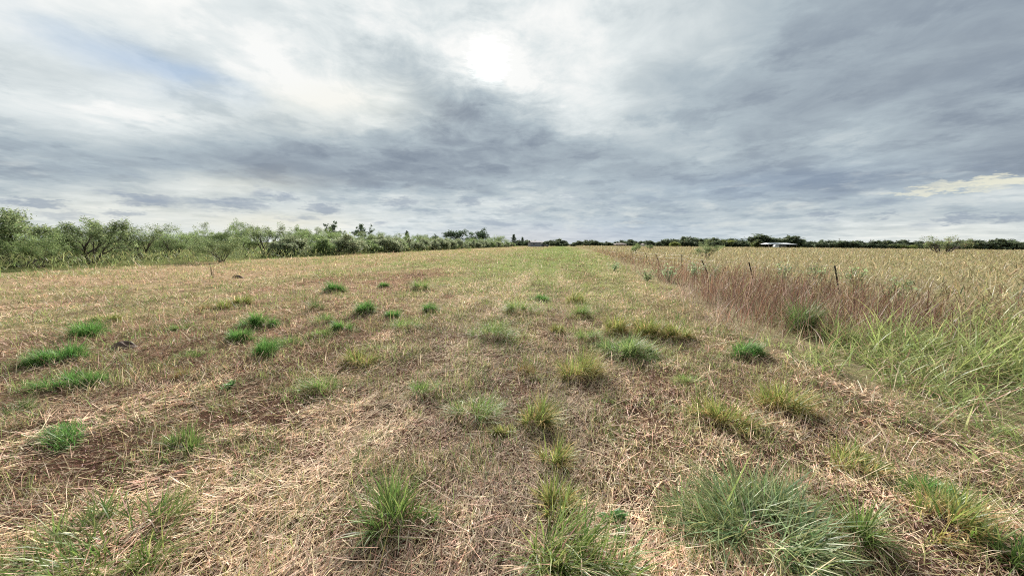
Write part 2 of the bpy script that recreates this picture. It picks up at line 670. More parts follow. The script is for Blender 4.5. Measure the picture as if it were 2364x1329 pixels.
def from_uv(u, v):
    return u * math.sin(ROW) + v * math.cos(ROW), u * math.cos(ROW) - v * math.sin(ROW)


def _hash(i, j, seed):
    h = (i.astype(np.int64) * 374761393 + j.astype(np.int64) * 668265263 + seed * 974711) & 0xffffffff
    h = ((h ^ (h >> 13)) * 1274126177) & 0xffffffff
    return ((h ^ (h >> 16)) & 0xffffff) / float(0xffffff)


def vnoise(x, y, seed=0):
    i, j = np.floor(x), np.floor(y)
    fx, fy = x - i, y - j
    fx, fy = fx * fx * (3 - 2 * fx), fy * fy * (3 - 2 * fy)
    a, b = _hash(i, j, seed), _hash(i + 1, j, seed)
    c, d = _hash(i, j + 1, seed), _hash(i + 1, j + 1, seed)
    return (a * (1 - fx) + b * fx) * (1 - fy) + (c * (1 - fx) + d * fx) * fy


def fbm(x, y, seed=0, octaves=4):
    s, amp, tot = 0.0, 1.0, 0.0
    for k in range(octaves):
        s = s + amp * vnoise(x * 2 ** k + 17.3 * k, y * 2 ** k - 9.1 * k, seed + k)
        tot += amp
        amp *= 0.5
    return s / tot


def sstep(a, b, x):
    t = np.clip((x - a) / (b - a), 0, 1)
    return t * t * (3 - 2 * t)


def wheel_tracks(u, v):
    """Two lanes pressed flat by a tractor along the mowing."""
    w = 0.25 * (fbm(u / 3.0, u * 0 + 1.7, 47, 2) - 0.5)
    return (np.exp(-((v + 1.7 + w) / 0.34) ** 2) + np.exp(-((v - 0.1 + w) / 0.34) ** 2)) * sstep(45, 10, u) * (0.5 + 0.8 * fbm(u / 1.5, v / 0.6, 49, 2))


def ground_z(x, y):
    """Lie of the land: low hummocks, old mower rows and small clods."""
    x, y = np.asarray(x, float), np.asarray(y, float)
    r = np.hypot(x, y)
    u, v = to_uv(x, y)
    h = 0.13 * (fbm(x / 1.9, y / 1.9, 3, 4) - 0.5) + 0.05 * (fbm(u / 3.5, v / 0.45, 11, 2) - 0.5)
    h = h + 0.05 * (fbm(x / 0.28, y / 0.28, 5, 2) - 0.5) * sstep(14, 5, r)
    h = h - 0.025 * wheel_tracks(u, v)
    return h * sstep(130, 30, r)


def right_edge(u):
    """v of the line where the mowing stops and the standing grass begins."""
    return 3.25 + 0.055 * np.clip(u - 6, 0, 60) + 1.7 * (fbm(u / 1.6, u * 0 + 3.3, 41, 3) - 0.5)


def left_edge(u):
    return -26.6 - 0.02 * np.clip(u - 15, 0, 160) + 2.2 * (fbm(u / 5.0, u * 0 + 8.3, 43, 3) - 0.5)


# ---- materials
def new_mat(name):
    m = bpy.data.materials.new(name)
    m.use_nodes = True
    m.node_tree.nodes.clear()
    return m, m.node_tree


def plant_mat(name, translucency=0.35, gloss=0.06, rough=0.45, jitter=0.25):
    """Leaf and stalk surface: colour from the mesh, light let through, a faint sheen."""
    m, t = new_mat(name)
    N, L = t.nodes.new, t.links.new
    at = N('ShaderNodeAttribute')
    at.attribute_name = 'tone'
    noise = N('ShaderNodeTexNoise')
    noise.inputs['Scale'].default_value = 23.0
    noise.inputs['Detail'].default_value = 1.0
    geo = N('ShaderNodeNewGeometry')
    L(geo.outputs['Position'], noise.inputs['Vector'])
    mr = N('ShaderNodeMapRange')
    L(noise.outputs['Fac'], mr.inputs['Value'])
    mr.inputs['From Min'].default_value, mr.inputs['From Max'].default_value = 0.3, 0.7
    mr.inputs['To Min'].default_value, mr.inputs['To Max'].default_value = 1 - jitter, 1 + jitter
    sc = N('ShaderNodeVectorMath')
    sc.operation = 'SCALE'
    L(at.outputs['Color'], sc.inputs[0])
    L(mr.outputs[0], sc.inputs['Scale'])
    di = N('ShaderNodeBsdfDiffuse')
    tr = N('ShaderNodeBsdfTranslucent')
    L(sc.outputs[0], di.inputs['Color'])
    L(sc.outputs[0], tr.inputs['Color'])
    mx = N('ShaderNodeMixShader')
    mx.inputs[0].default_value = translucency
    L(di.outputs[0], mx.inputs[1])
    L(tr.outputs[0], mx.inputs[2])
    gl = N('ShaderNodeBsdfGlossy')
    gl.inputs['Roughness'].default_value = rough
    m2 = N('ShaderNodeMixShader')
    m2.inputs[0].default_value = gloss
    L(mx.outputs[0], m2.inputs[1])
    L(gl.outputs[0], m2.inputs[2])
    out = N('ShaderNodeOutputMaterial')
    L(m2.outputs[0], out.inputs['Surface'])
    return m


def plain_mat(name, color, rough=0.7, metallic=0.0, vary=0.15, scale=3.0, stain=None, bump=0.0):
    """Solid surface with uneven weathering."""
    m, t = new_mat(name)
    N, L = t.nodes.new, t.links.new
    tcn = N('ShaderNodeTexCoord')
    noise = N('ShaderNodeTexNoise')
    noise.inputs['Scale'].default_value = scale
    noise.inputs['Detail'].default_value = 6.0
    noise.inputs['Roughness'].default_value = 0.65
    L(tcn.outputs['Object'], noise.inputs['Vector'])
    rp = N('ShaderNodeValToRGB')
    e = rp.color_ramp.elements
    e[0].position, e[1].position = 0.3, 0.7
    lo = stain or tuple(c * (1 - vary) for c in color)
    e[0].color = (*lo, 1)
    e[1].color = (*[min(1, c * (1 + vary)) for c in color], 1)
    L(noise.outputs['Fac'], rp.inputs[0])
    b = N('ShaderNodeBsdfPrincipled')
    L(rp.outputs[0], b.inputs['Base Color'])
    b.inputs['Roughness'].default_value = rough
    b.inputs['Metallic'].default_value = metallic
    if bump:
        bp = N('ShaderNodeBump')
        bp.inputs['Strength'].default_value = bump
        L(noise.outputs['Fac'], bp.inputs['Height'])
        L(bp.outputs[0], b.inputs['Normal'])
    out = N('ShaderNodeOutputMaterial')
    L(b.outputs[0], out.inputs['Surface'])
    return m


STRAW = plant_mat('dry_straw', 0.25, 0.015, 0.6, 0.30)
GRASS = plant_mat('grass_blade', 0.42, 0.03, 0.45, 0.22)
LEAF = plant_mat('tree_leaf', 0.5, 0.03, 0.5, 0.25)
BARK = plain_mat('bark', (0.085, 0.066, 0.052), 0.9, 0, 0.45, 6.0, bump=0.4)


# ---- meshes
def raw_mesh(name, verts, loops, starts, mat, tone=None, smooth=False):
    me = bpy.data.meshes.new(name)
    me.vertices.add(len(verts))
    me.vertices.foreach_set('co', np.ascontiguousarray(verts, np.float32).ravel())
    me.loops.add(len(loops))
    me.loops.foreach_set('vertex_index', np.ascontiguousarray(loops, np.int32))
    me.polygons.add(len(starts))
    me.polygons.foreach_set('loop_start', np.ascontiguousarray(starts, np.int32))
    me.update(calc_edges=True)
    if tone is not None:
        a = me.attributes.new('tone', 'FLOAT_COLOR', 'POINT')
        c = np.ones((len(verts), 4), np.float32)
        c[:, :3] = tone
        a.data.foreach_set('color', c.ravel())
    if smooth:
        me.polygons.foreach_set('use_smooth', np.ones(len(starts), bool))
    if mat:
        me.materials.append(mat)
    return me


def blade_arrays(pos, length, head, tilt, bend, width, color, segs=3, tip=None, flat=False, turn=None):
    """Many grass blades at once: each a bent, tapering strip. Angles in radians, tilt from upright."""
    n = len(pos)
    ones = np.ones(n)
    length, head, tilt, bend, width = (np.asarray(q) * ones for q in (length, head, tilt, bend, width))
    side_a = head + math.pi / 2 + (0 if turn is None else turn)
    side = np.stack([np.cos(side_a), np.sin(side_a), np.zeros(n)], 1)
    p = pos.astype(float).copy()
    rows_ = []
    tones = []
    tipc = color if tip is None else tip
    for k in range(segs + 1):
        f = k / segs
        hw = width * 0.5 * (np.ones(n) if flat else (0.75 + 0.25 * min(1, f * 4)) * (1 - f ** 1.8))
        c = color * (1 - f) + tipc * f
        if k == segs and not flat:
            rows_.append(p[:, None, :])
            tones.append(c[:, None, :])
        else:
            rows_.append(np.stack([p - side * hw[:, None], p + side * hw[:, None]], 1))
            tones.append(np.stack([c, c], 1))
        th = tilt + bend * (f + 0.5 / segs)
        st = length / segs
        p = p + np.stack([np.sin(th) * np.cos(head) * st, np.sin(th) * np.sin(head) * st, np.cos(th) * st], 1)
    V = np.concatenate(rows_, 1)
    T = np.concatenate(tones, 1)
    m = V.shape[1]
    nq = segs if flat else segs - 1
    quads = np.concatenate([[2 * k, 2 * k + 1, 2 * k + 3, 2 * k + 2] for k in range(nq)]) if nq else np.zeros(0, int)
    per = list(quads) + ([] if flat else [2 * nq, 2 * nq + 1, 2 * nq + 2])
    base = np.arange(n)[:, None] * m
    loops = (base + np.array(per)[None, :]).ravel()
    st0 = np.array([4 * k for k in range(nq)] + ([] if flat else [4 * nq]))
    starts = (np.arange(n)[:, None] * len(per) + st0[None, :]).ravel()
    return V.reshape(-1, 3), loops, starts, T.reshape(-1, 3)


def join_arrays(parts):
    V, Lp, S, T = [], [], [], []
    nv = nl = 0
    for v, l, s, t in parts:
        V.append(v)
        Lp.append(l + nv)
        S.append(s + nl)
        T.append(t)
        nv += len(v)
        nl += len(l)
    return np.concatenate(V), np.concatenate(Lp), np.concatenate(S), np.concatenate(T)


def link(name, data, parent=None, loc=(0, 0, 0), rot=0.0, scale=(1, 1, 1)):
    o = bpy.data.objects.new(name, data)
    COL.objects.link(o)
    o.location = loc
    o.rotation_euler = (0, 0, rot)
    o.scale = scale
    if parent is not None:
        o.parent = parent
    return o


def tag(o, label=None, category=None, group=None, kind=None):
    for k, val in (('label', label), ('category', category), ('group', group), ('kind', kind)):
        if val:
            o[k] = val
    return o


class Build:
    """Collects boxes, prisms and tubes into one mesh."""

    def __init__(self):
        self.v, self.f = [], []

    def add(self, verts, faces):
        n = len(self.v)
        self.v += [tuple(p) for p in verts]
        self.f += [tuple(i + n for i in q) for q in faces]
        return self

    def box(self, x0, x1, y0, y1, z0, z1):
        return self.add([(x0, y0, z0), (x1, y0, z0), (x1, y1, z0), (x0, y1, z0), (x0, y0, z1), (x1, y0, z1), (x1, y1, z1), (x0, y1, z1)],
                        [(0, 3, 2, 1), (4, 5, 6, 7), (0, 1, 5, 4), (1, 2, 6, 5), (2, 3, 7, 6), (3, 0, 4, 7)])

    def prism(self, outline, y0, y1):
        """Outline in x, z drawn through from y0 to y1."""
        n = len(outline)
        vs = [(x, y0, z) for x, z in outline] + [(x, y1, z) for x, z in outline]
        fs = [tuple(range(n)), tuple(range(2 * n - 1, n - 1, -1))]
        fs += [(i, i + n, (i + 1) % n + n, (i + 1) % n) for i in range(n)]
        return self.add(vs, fs)

    def tube(self, pts, radii, sides=5, cap=True):
        pts = [np.asarray(p, float) for p in pts]
        n0 = len(self.v)
        for i, p in enumerate(pts):
            d = pts[min(i + 1, len(pts) - 1)] - pts[max(i - 1, 0)]
            d = d / (np.linalg.norm(d) + 1e-9)
            a = np.cross(d, (0.31, 0.87, 0.2) if abs(d[2]) > 0.8 else (0, 0, 1))
            a /= np.linalg.norm(a) + 1e-9
            b = np.cross(d, a)
            for k in range(sides):
                w = 2 * math.pi * k / sides
                self.v.append(tuple(p + radii[i] * (math.cos(w) * a + math.sin(w) * b)))
        for i in range(len(pts) - 1):
            for k in range(sides):
                q, w = n0 + i * sides + k, n0 + i * sides + (k + 1) % sides
                self.f.append((q, w, w + sides, q + sides))
        if cap:
            self.f.append(tuple(range(n0 + sides - 1, n0 - 1, -1)))
            self.f.append(tuple(range(n0 + (len(pts) - 1) * sides, n0 + len(pts) * sides)))
        return self

    def mesh(self, name, mat, smooth=False):
        me = bpy.data.meshes.new(name)
        me.from_pydata(self.v, [], self.f)
        me.materials.append(mat)
        if smooth:
            for p in me.polygons:
                p.use_smooth = True
        me.update()
        return me


def wedge(n, r0, r1, k, a0=-66.0, a1=66.0, gen=None):
    """Random ground points, thinner with distance r (density ~ r^-k) over a fan in front of the viewer."""
    g = gen or rng
    az = np.radians(g.uniform(a0, a1, n))
    e = 2.0 - k
    q = g.random(n)
    r = (r0 ** e + q * (r1 ** e - r0 ** e)) ** (1 / e) if abs(e) > 1e-6 else r0 * (r1 / r0) ** q
    return r * np.sin(az), r * np.cos(az), r


def pick(palette, n, weights=None, gen=None, spread=0.18):
    g = gen or rng
    p = np.array(palette, float)
    w = None if weights is None else np.array(weights, float) / np.sum(weights)
    c = p[g.choice(len(p), n, p=w)]
    return c * np.exp(g.normal(0, spread, (n, 1))) * np.exp(g.normal(0, spread * 0.25, (n, 3)))


# ------------------------------------------------------------------ the land
TAN = [(0.67, 0.485, 0.36), (0.78, 0.625, 0.49), (0.52, 0.325, 0.23), (0.33, 0.19, 0.135)]
GOLD = [(0.51, 0.365, 0.225), (0.58, 0.44, 0.285), (0.39, 0.26, 0.155)]
OLIVE = [(0.27, 0.25, 0.10), (0.35, 0.30, 0.14), (0.21, 0.20, 0.08)]
GREEN = [(0.14, 0.23, 0.06), (0.19, 0.28, 0.08), (0.26, 0.32, 0.105)]
BROWN = [(0.22, 0.115, 0.085), (0.29, 0.16, 0.11), (0.17, 0.095, 0.07)]
RUST = [(0.165, 0.086, 0.058), (0.21, 0.13, 0.085), (0.13, 0.072, 0.05), (0.37, 0.27, 0.195), (0.22, 0.20, 0.10)]
MAUVE = [(0.44, 0.33, 0.27), (0.52, 0.41, 0.33), (0.34, 0.23, 0.18)]
FIELD = [(0.38, 0.31, 0.175), (0.29, 0.265, 0.13), (0.50, 0.42, 0.27), (0.22, 0.22, 0.10)]


def mown_mix(x, y):
    """Shares of straw, gold, green, brown over the mown ground, from where the mower and the wet spots went."""
    u, v = to_uv(x, y)
    n1 = fbm(u / 3.2, v / 1.4, 61, 4)
    n2 = fbm(x / 1.1, y / 1.1, 71, 3)
    far = sstep(8, 26, u)
    green = 0.16 + 0.8 * sstep(0.48, 0.64, n1) * sstep(1.5, 6, u) + (0.12 + 0.2 * sstep(2, 6, u)) * sstep(0.50, 0.66, n2)
    strip = np.exp(-((v + 0.3) / (2.0 + 0.03 * np.clip(u, 0, 80))) ** 2) * sstep(3.5, 13, u)
    green = green + 1.5 * strip + 0.6 * np.exp(-((v + 4) / 3.5) ** 2) * far
    right = sstep(0.8, 2.4, v) * sstep(5, 9, u)
    green = green + 0.40 * right
    brown = 0.95 * np.exp(-((u - 15.5 - 0.5 * (v + 9)) / 2.6) ** 2) * np.exp(-((v + 8.5) / 3.2) ** 2)
    brown = brown + 0.9 * sstep(0.56, 0.70, fbm(u / 6.0, v / 1.2, 81, 3)) * sstep(2.2, 6.0, u) * sstep(-16, -10, v)
    gold = sstep(-9, -18, v) * 0.8 + 0.14 * far + 0.3 * sstep(1.6, 3.2, v) * sstep(3, 8, u)
    gold = gold * (1 - 0.7 * strip)
    straw = 1.0 - 0.75 * far - 0.25 * strip
    tr = np.clip(wheel_tracks(u, v), 0, 1)
    green, brown, straw = green * (1 - 0.75 * tr), brown * (1 - tr), straw + 0.6 * tr
    w = np.stack([straw, gold, np.clip(green, 0, 2), np.clip(brown, 0, 1.4)], -1)
    return w / w.sum(-1, keepdims=True)


def by_mix(w, tables, gen, spread=0.2):
    n = len(w)
    c = np.cumsum(w, 1)
    which = (gen.random(n)[:, None] > c).sum(1).clip(0, w.shape[1] - 1)
    out = np.zeros((n, 3))
    for k, tab in enumerate(tables):
        s = which == k
        if s.any():
            out[s] = pick(tab, int(s.sum()), gen=gen, spread=spread)
    return out, which


# ---- ground sheet: rings out to the horizon
rad = np.concatenate([[0.0], np.geomspace(0.5, 60, 230), np.geomspace(64, 3000, 40)])
ang = np.radians(np.concatenate([np.linspace(-70, 70, 330), np.linspace(73, 287, 60)]))
RR, AA = np.meshgrid(rad[1:], ang, indexing='ij')
gx, gy = (RR * np.sin(AA)).ravel(), (RR * np.cos(AA)).ravel()
na = len(ang)
gv = np.concatenate([[[0, 0, 0]], np.stack([gx, gy, np.zeros_like(gx)], 1)])
gv[:, 2] = ground_z(gv[:, 0], gv[:, 1])
i, j = np.meshgrid(np.arange(len(rad) - 2), np.arange(na), indexing='ij')
i, j = i.ravel(), j.ravel()
jn = (j + 1) % na
quads = np.stack([1 + i * na + j, 1 + i * na + jn, 1 + (i + 1) * na + jn, 1 + (i + 1) * na + j], 1)[:, ::-1]
tris = np.stack([np.zeros(na, int), 1 + (np.arange(na) + 1) % na, 1 + np.arange(na)], 1)
loops = np.concatenate([quads.ravel(), tris.ravel()])
starts = np.concatenate([np.arange(len(quads)) * 4, len(quads) * 4 + np.arange(na) * 3])
mean = lambda t: np.mean(np.array(t), 0)
w = mown_mix(gv[:, 0], gv[:, 1])
nearw = sstep(12, 4, np.hypot(gv[:, 0], gv[:, 1]))[:, None]
soil = w @ np.array([(0.34, 0.225, 0.155), mean(GOLD) * 0.8, mean(GREEN) * 0.75 + mean(TAN) * 0.1, mean(BROWN) * 0.9])
soil = soil * (1 - nearw) + np.array([0.105, 0.062, 0.042]) * nearw  # brown soil near by, darkened in colour to give shadows between the straws
gu, gvv = to_uv(gv[:, 0], gv[:, 1])
er, el_ = sstep(-0.4, 0.6, gvv - right_edge(gu)), sstep(0.6, -0.6, gvv - left_edge(gu))
fieldc = mean(FIELD) * 0.8
soil = soil * (1 - er[:, None]) + fieldc * er[:, None]
soil = soil * (1 - el_[:, None]) + np.array([0.13, 0.14, 0.055]) * el_[:, None]
me = raw_mesh('ground', gv, loops, starts, None, soil, smooth=True)

gm, gt = new_mat('ground_thatch')
N, L = gt.nodes.new, gt.links.new
gat = N('ShaderNodeAttribute')
gat.attribute_name = 'tone'
geo = N('ShaderNodeNewGeometry')
stretch = N('ShaderNodeMapping')
stretch.inputs['Rotation'].default_value = (0, 0, R(-20))
stretch.inputs['Scale'].default_value = (60, 14, 30)
L(geo.outputs['Position'], stretch.inputs['Vector'])
nz = N('ShaderNodeTexNoise')
nz.inputs['Scale'].default_value = 1.0
nz.inputs['Detail'].default_value = 7.0
nz.inputs['Roughness'].default_value = 0.7
nz.inputs['Distortion'].default_value = 1.5
L(stretch.outputs[0], nz.inputs['Vector'])
nz2 = N('ShaderNodeTexNoise')
nz2.inputs['Scale'].default_value = 2.3
nz2.inputs['Detail'].default_value = 6.0
nz2.inputs['Roughness'].default_value = 0.7
L(geo.outputs['Position'], nz2.inputs['Vector'])
mm = N('ShaderNodeMath')
mm.operation = 'MULTIPLY'
L(nz.outputs['Fac'], mm.inputs[0])
L(nz2.outputs['Fac'], mm.inputs[1])
mr = N('ShaderNodeMapRange')
L(mm.outputs[0], mr.inputs['Value'])
mr.inputs['From Min'].default_value, mr.inputs['From Max'].default_value = 0.12, 0.40
mr.inputs['To Min'].default_value, mr.inputs['To Max'].default_value = 0.25, 1.75
sc_ = N('ShaderNodeVectorMath')
sc_.operation = 'SCALE'
L(gat.outputs['Color'], sc_.inputs[0])
L(mr.outputs[0], sc_.inputs['Scale'])
bs = N('ShaderNodeBsdfDiffuse')
L(sc_.outputs[0], bs.inputs['Color'])
bp = N('ShaderNodeBump')
bp.inputs['Strength'].default_value = 1.0
bp.inputs['Distance'].default_value = 0.02
L(nz.outputs['Fac'], bp.inputs['Height'])
L(bp.outputs[0], bs.inputs['Normal'])
go = N('ShaderNodeOutputMaterial')
L(bs.outputs[0], go.inputs['Surface'])
me.materials.append(gm)
tag(link('ground', me), kind='structure')


# ---- cut straw lying on the mown ground
g1 = np.random.default_rng(5)
x, y, r = wedge(520000, 0.75, 60, 1.55, gen=g1)
u, v = to_uv(x, y)
keep = (v < right_edge(u) + 0.8 * g1.random(len(u))) & (v > left_edge(u))
patch = fbm(x / 0.55, y / 0.55, 91, 3)
keep &= g1.random(len(x)) < (0.24 + 1.15 * sstep(0.38, 0.62, patch)) * np.clip(1 - 0.6 * sstep(12, 26, r), 0, 1) * (1 + 0.5 * wheel_tracks(u, v))
x, y, r, u, v = x[keep], y[keep], r[keep], u[keep], v[keep]
n = len(x)
w = mown_mix(x, y)
w[:, 2] *= 0.45
w[:, 3] *= 0.9
w /= w.sum(1, keepdims=True)
col, which = by_mix(w, [TAN[:3] + [(0.78, 0.66, 0.46), (0.72, 0.57, 0.38)], GOLD, OLIVE + TAN[:1], BROWN], g1, 0.26)
lod = np.maximum(1.0, r / 3.0)
trail = fbm(u / 2.2 + 4, v / 0.5, 97, 4)
tk = np.clip(wheel_tracks(u, v), 0, 1)[:, None]
col = col * (1 - 0.45 * tk) + np.array([0.80, 0.66, 0.50]) * 0.45 * tk
col = col * (0.48 + 0.74 * sstep(0.28, 0.62, trail))[:, None] * np.array([1.0, 0.97, 0.92]) ** (2 * (1 - trail))[:, None]
length = g1.lognormal(math.log(0.075), 0.6, n).clip(0.02, 0.40) * lod ** 0.15
width = g1.uniform(0.0016, 0.0046, n) * lod ** 0.85
# rows of raked straw lie along the mower's track, the rest anyhow
flow = R(78) - ROW + 2.6 * (fbm(x / 2.6, y / 2.6, 95, 2) - 0.5)
head = np.where(g1.random(n) < 0.45, flow + g1.normal(0, 0.30, n), g1.uniform(0, 2 * math.pi, n)) + np.where(g1.random(n) < 0.5, math.pi, 0)
tilt = np.radians(g1.normal(84, 9, n)).clip(0.7, 1.62)
z = ground_z(x, y) + g1.random(n) ** 2 * 0.035
pos = np.stack([x, y, z], 1)
bend = np.radians(g1.normal(4, 26, n))
near = r < 6.0
parts = []
for sel, seg in ((near, 2), (~near, 1)):
    parts.append(blade_arrays(pos[sel], length[sel], head[sel], tilt[sel], bend[sel], width[sel], col[sel], segs=seg, flat=True, turn=g1.normal(0, 0.25, int(sel.sum()))))
tag(link('straw_litter', raw_mesh('straw_litter', *join_arrays(parts)[:3], STRAW, join_arrays(parts)[3])),
    'cut tan straw strewn over the mown ground', 'straw', kind='stuff')

# ---- chopped chaff and crumbs between the stalks
gc_ = np.random.default_rng(15)
x, y, r = wedge(170000, 0.75, 14, 1.2, gen=gc_)
u, v = to_uv(x, y)
keep = (v < right_edge(u) + 0.6) & (v > left_edge(u))
x, y, r = x[keep], y[keep], r[keep]
n = len(x)
a = blade_arrays(np.stack([x, y, ground_z(x, y) + 0.004 + 0.012 * gc_.random(n)], 1), gc_.lognormal(math.log(0.022), 0.5, n) * np.maximum(1, r / 5) ** 0.4, gc_.uniform(0, 6.283, n),
                 np.radians(gc_.normal(86, 14, n)), np.zeros(n), gc_.uniform(0.0015, 0.0045, n) * np.maximum(1, r / 4) ** 0.7,
                 pick(TAN + BROWN[:2] + OLIVE[:1] + [(0.13, 0.08, 0.055)], n, None, gc_, 0.3), segs=1, flat=True, turn=gc_.normal(0, 0.4, n))
tag(link('chaff', raw_mesh('chaff', *a[:3], STRAW, a[3])), 'fine chopped chaff on the bare soil between the straw', 'chaff', kind='stuff')

# ---- short stubble and grass on the mown ground
g2 = np.random.default_rng(6)
x, y, r = wedge(620000, 1.0, 190, 1.55, gen=g2)
u, v = to_uv(x, y)
clump = fbm(x / (0.22 + 0.012 * r), y / (0.22 + 0.012 * r), 101, 2)
keep = (v < right_edge(u) + 0.3) & (v > left_edge(u) - 0.5)
keep &= g2.random(len(x)) < (0.10 + 1.4 * sstep(0.46, 0.64, clump) * (0.8 + 0.2 * sstep(3, 12, r))) * (0.45 + 1.1 * mown_mix(x, y)[:, 2])
x, y, r, u, v, clump = x[keep], y[keep], r[keep], u[keep], v[keep], clump[keep]
n = len(x)
w = mown_mix(x, y)
w[:, 2] *= 1.9
w[:, 0] *= 0.6
w /= w.sum(1, keepdims=True)
col, which = by_mix(w, [TAN[:3] + OLIVE[:2], GOLD + OLIVE, GREEN * 3 + OLIVE, BROWN + TAN[3:]], g2, 0.24)
tipc = col * 0.85 + np.array([0.50, 0.39, 0.20]) * 0.15
lod = np.maximum(1.0, r / 4.0)
length = g2.lognormal(math.log(0.055), 0.4, n) * lod ** 0.33 * (0.7 + 1.4 * sstep(0.48, 0.7, clump))
width = g2.uniform(0.0022, 0.005, n) * lod ** 0.92
pos = np.stack([x, y, ground_z(x, y) - 0.004], 1)
near = r < 9
parts = []
for sel, seg in ((near, 2), (~near, 1)):
    k = int(sel.sum())
    parts.append(blade_arrays(pos[sel], length[sel], g2.uniform(0, 6.283, k), np.radians(g2.uniform(5, 55, k)), np.radians(g2.uniform(0, 50, k)), width[sel], col[sel], segs=seg, tip=tipc[sel], turn=g2.uniform(-1, 1, k)))
a = join_arrays(parts)
tag(link('mown_grass', raw_mesh('mown_grass', *a[:3], GRASS, a[3])), 'short mown grass and stubble covering the open strip', 'grass', kind='stuff')


# ---- low ragged clumps that grew back since the mowing, too many to tell apart
g3 = np.random.default_rng(8)
cx, cy, cr = wedge(7500, 2.0, 80, 1.25, gen=g3)
cu, cv = to_uv(cx, cy)
wm = mown_mix(cx, cy)
keep = (cv < right_edge(cu)) & (cv > left_edge(cu) + 0.5) & (g3.random(len(cx)) < 0.25 + 1.5 * wm[:, 2] + 0.3 * sstep(5, 12, cr))
cx, cy, cr, wm = cx[keep], cy[keep], cr[keep], wm[keep]
wm = wm * np.array([0.2, 0.4, 3.0, 0.4]) + np.array([0.04, 0.10, 0.22, 0.0])
wm /= wm.sum(1, keepdims=True)
ccol, _ = by_mix(wm, [OLIVE + TAN[:1], GOLD + OLIVE, GREEN + GREEN + [(0.12, 0.22, 0.05), (0.30, 0.33, 0.12)], OLIVE[2:] + BROWN[:1]], g3, 0.2)
per = np.where(cr < 6, 90, np.where(cr < 15, 44, 18))
idx = np.repeat(np.arange(len(cx)), per)
m = len(idx)
size = g3.lognormal(math.log(0.15), 0.5, len(cx)).clip(0.04, 0.5) * (1 + 0.02 * cr)
ax_ = g3.uniform(0, 3.14, len(cx))[idx]
lx, ly = g3.normal(0, 1.0, m) * size[idx], g3.normal(0, 0.5, m) * size[idx]
px_, py_ = cx[idx] + lx * np.cos(ax_) - ly * np.sin(ax_), cy[idx] + lx * np.sin(ax_) + ly * np.cos(ax_)
lod = np.maximum(1.0, cr[idx] / 4.0)
col = ccol[idx] * np.exp(g3.normal(0, 0.22, (m, 1)))
dry = g3.random(m) < 0.22
col[dry] = pick(TAN[:3], int(dry.sum()), None, g3)
ln = (0.055 + 0.22 * size[idx]) * g3.lognormal(0, 0.35, m) * lod ** 0.12
a = blade_arrays(np.stack([px_, py_, ground_z(px_, py_) - 0.005], 1), ln, g3.uniform(0, 6.283, m), np.radians(np.abs(g3.normal(38, 22, m))), np.radians(g3.normal(40, 40, m)),
                 g3.uniform(0.003, 0.0058, m) * lod ** 0.85, col, segs=2, tip=col * 0.7 + 0.3 * np.array([0.5, 0.42, 0.2]), turn=g3.uniform(-1, 1, m))
tag(link('low_clumps', raw_mesh('low_clumps', *a[:3], GRASS, a[3])), 'low ragged clumps of green and yellow regrowth all over the mown strip', 'grass', kind='stuff')


# ---- standing growth right of the mown strip
def standing(name, label, category, n, r0, r1, k, zone, palette, weights, height, wid, tilt, bend, seed, mat=GRASS, segs=3, lean=None, hspread=0.3, a0=-66, a1=66, tip=None, lodw=0.9, lod0=5.0, lodh=0.0, up=0.0, rise=False):
    g = np.random.default_rng(seed)
    x, y, r = wedge(n, r0, r1, k, a0, a1, g)
    u, v = to_uv(x, y)
    p = zone(u, v, x, y)
    keep = g.random(n) < p
    x, y, r = x[keep], y[keep], r[keep]
    m = len(x)
    c = pick(palette, m, weights, g, 0.22)
    # neighbouring plants share a tone
    c = c * np.exp(0.55 * (fbm(x / 1.3, y / 1.3, seed + 7, 3) - 0.5))[:, None]
    lod = np.maximum(1.0, r / lod0)
    z0 = g.random(m) ** 1.5 * up
    h = g.lognormal(math.log(height), hspread, m).clip(height * 0.3, height * 1.75) * lod ** lodh * (0.75 + 0.5 * fbm(x / 0.8, y / 0.8, seed + 3, 2))
    if rise:
        uu, vv = to_uv(x, y)
        h = h * (0.42 + 0.75 * sstep(0.0, 2.6, vv - right_edge(uu)))
    hd = g.uniform(0, 2 * math.pi, m) if lean is None else lean + g.normal(0, 1.0, m)
    parts = []
    pos = np.stack([x, y, ground_z(x, y) - 0.01 + z0], 1)
    tipc = c if tip is None else c * 0.4 + 0.6 * np.array(tip)
    nr = r < 14
    for sel, sg in ((nr, segs), (~nr, 1 if segs < 3 else 2)):
        q = int(sel.sum())
        if q:
            parts.append(blade_arrays(pos[sel], h[sel], hd[sel], np.radians(np.abs(g.normal(*tilt, q))), np.radians(np.abs(g.normal(*bend, q))),
                                      wid * g.uniform(0.6, 1.4, q) * lod[sel] ** lodw, c[sel], segs=sg, tip=tipc[sel], turn=g.uniform(-1.2, 1.2, q)))
    a = join_arrays(parts)
    return tag(link(name, raw_mesh(name, *a[:3], mat, a[3])), label, category, kind='stuff')


def z_field(u, v, x, y):
    return sstep(-0.4, 0.8, v - 6.2 - 0.015 * u + 1.0 * (fbm(x / 2, y / 2, 9) - 0.5)) * (u > -5) * (0.35 + 0.65 * sstep(0.35, 0.6, fbm(x / 1.1, y / 1.1, 12, 2)))


def z_rust(u, v, x, y):
    e = v - right_edge(u) + 1.2 * (fbm(x / 0.9, y / 0.9, 23, 2) - 0.5)
    pl = sstep(0.40, 0.52, fbm(u / 3.0, v / 1.2, 13, 3))
    return sstep(0.1, 0.9, e) * sstep(8.8, 7.2, v - 0.02 * u) * sstep(5.5, 8.5, u) * (0.35 + 0.65 * pl) * (0.12 + 0.88 * sstep(25, 13, u)) * sstep(90, 50, u)


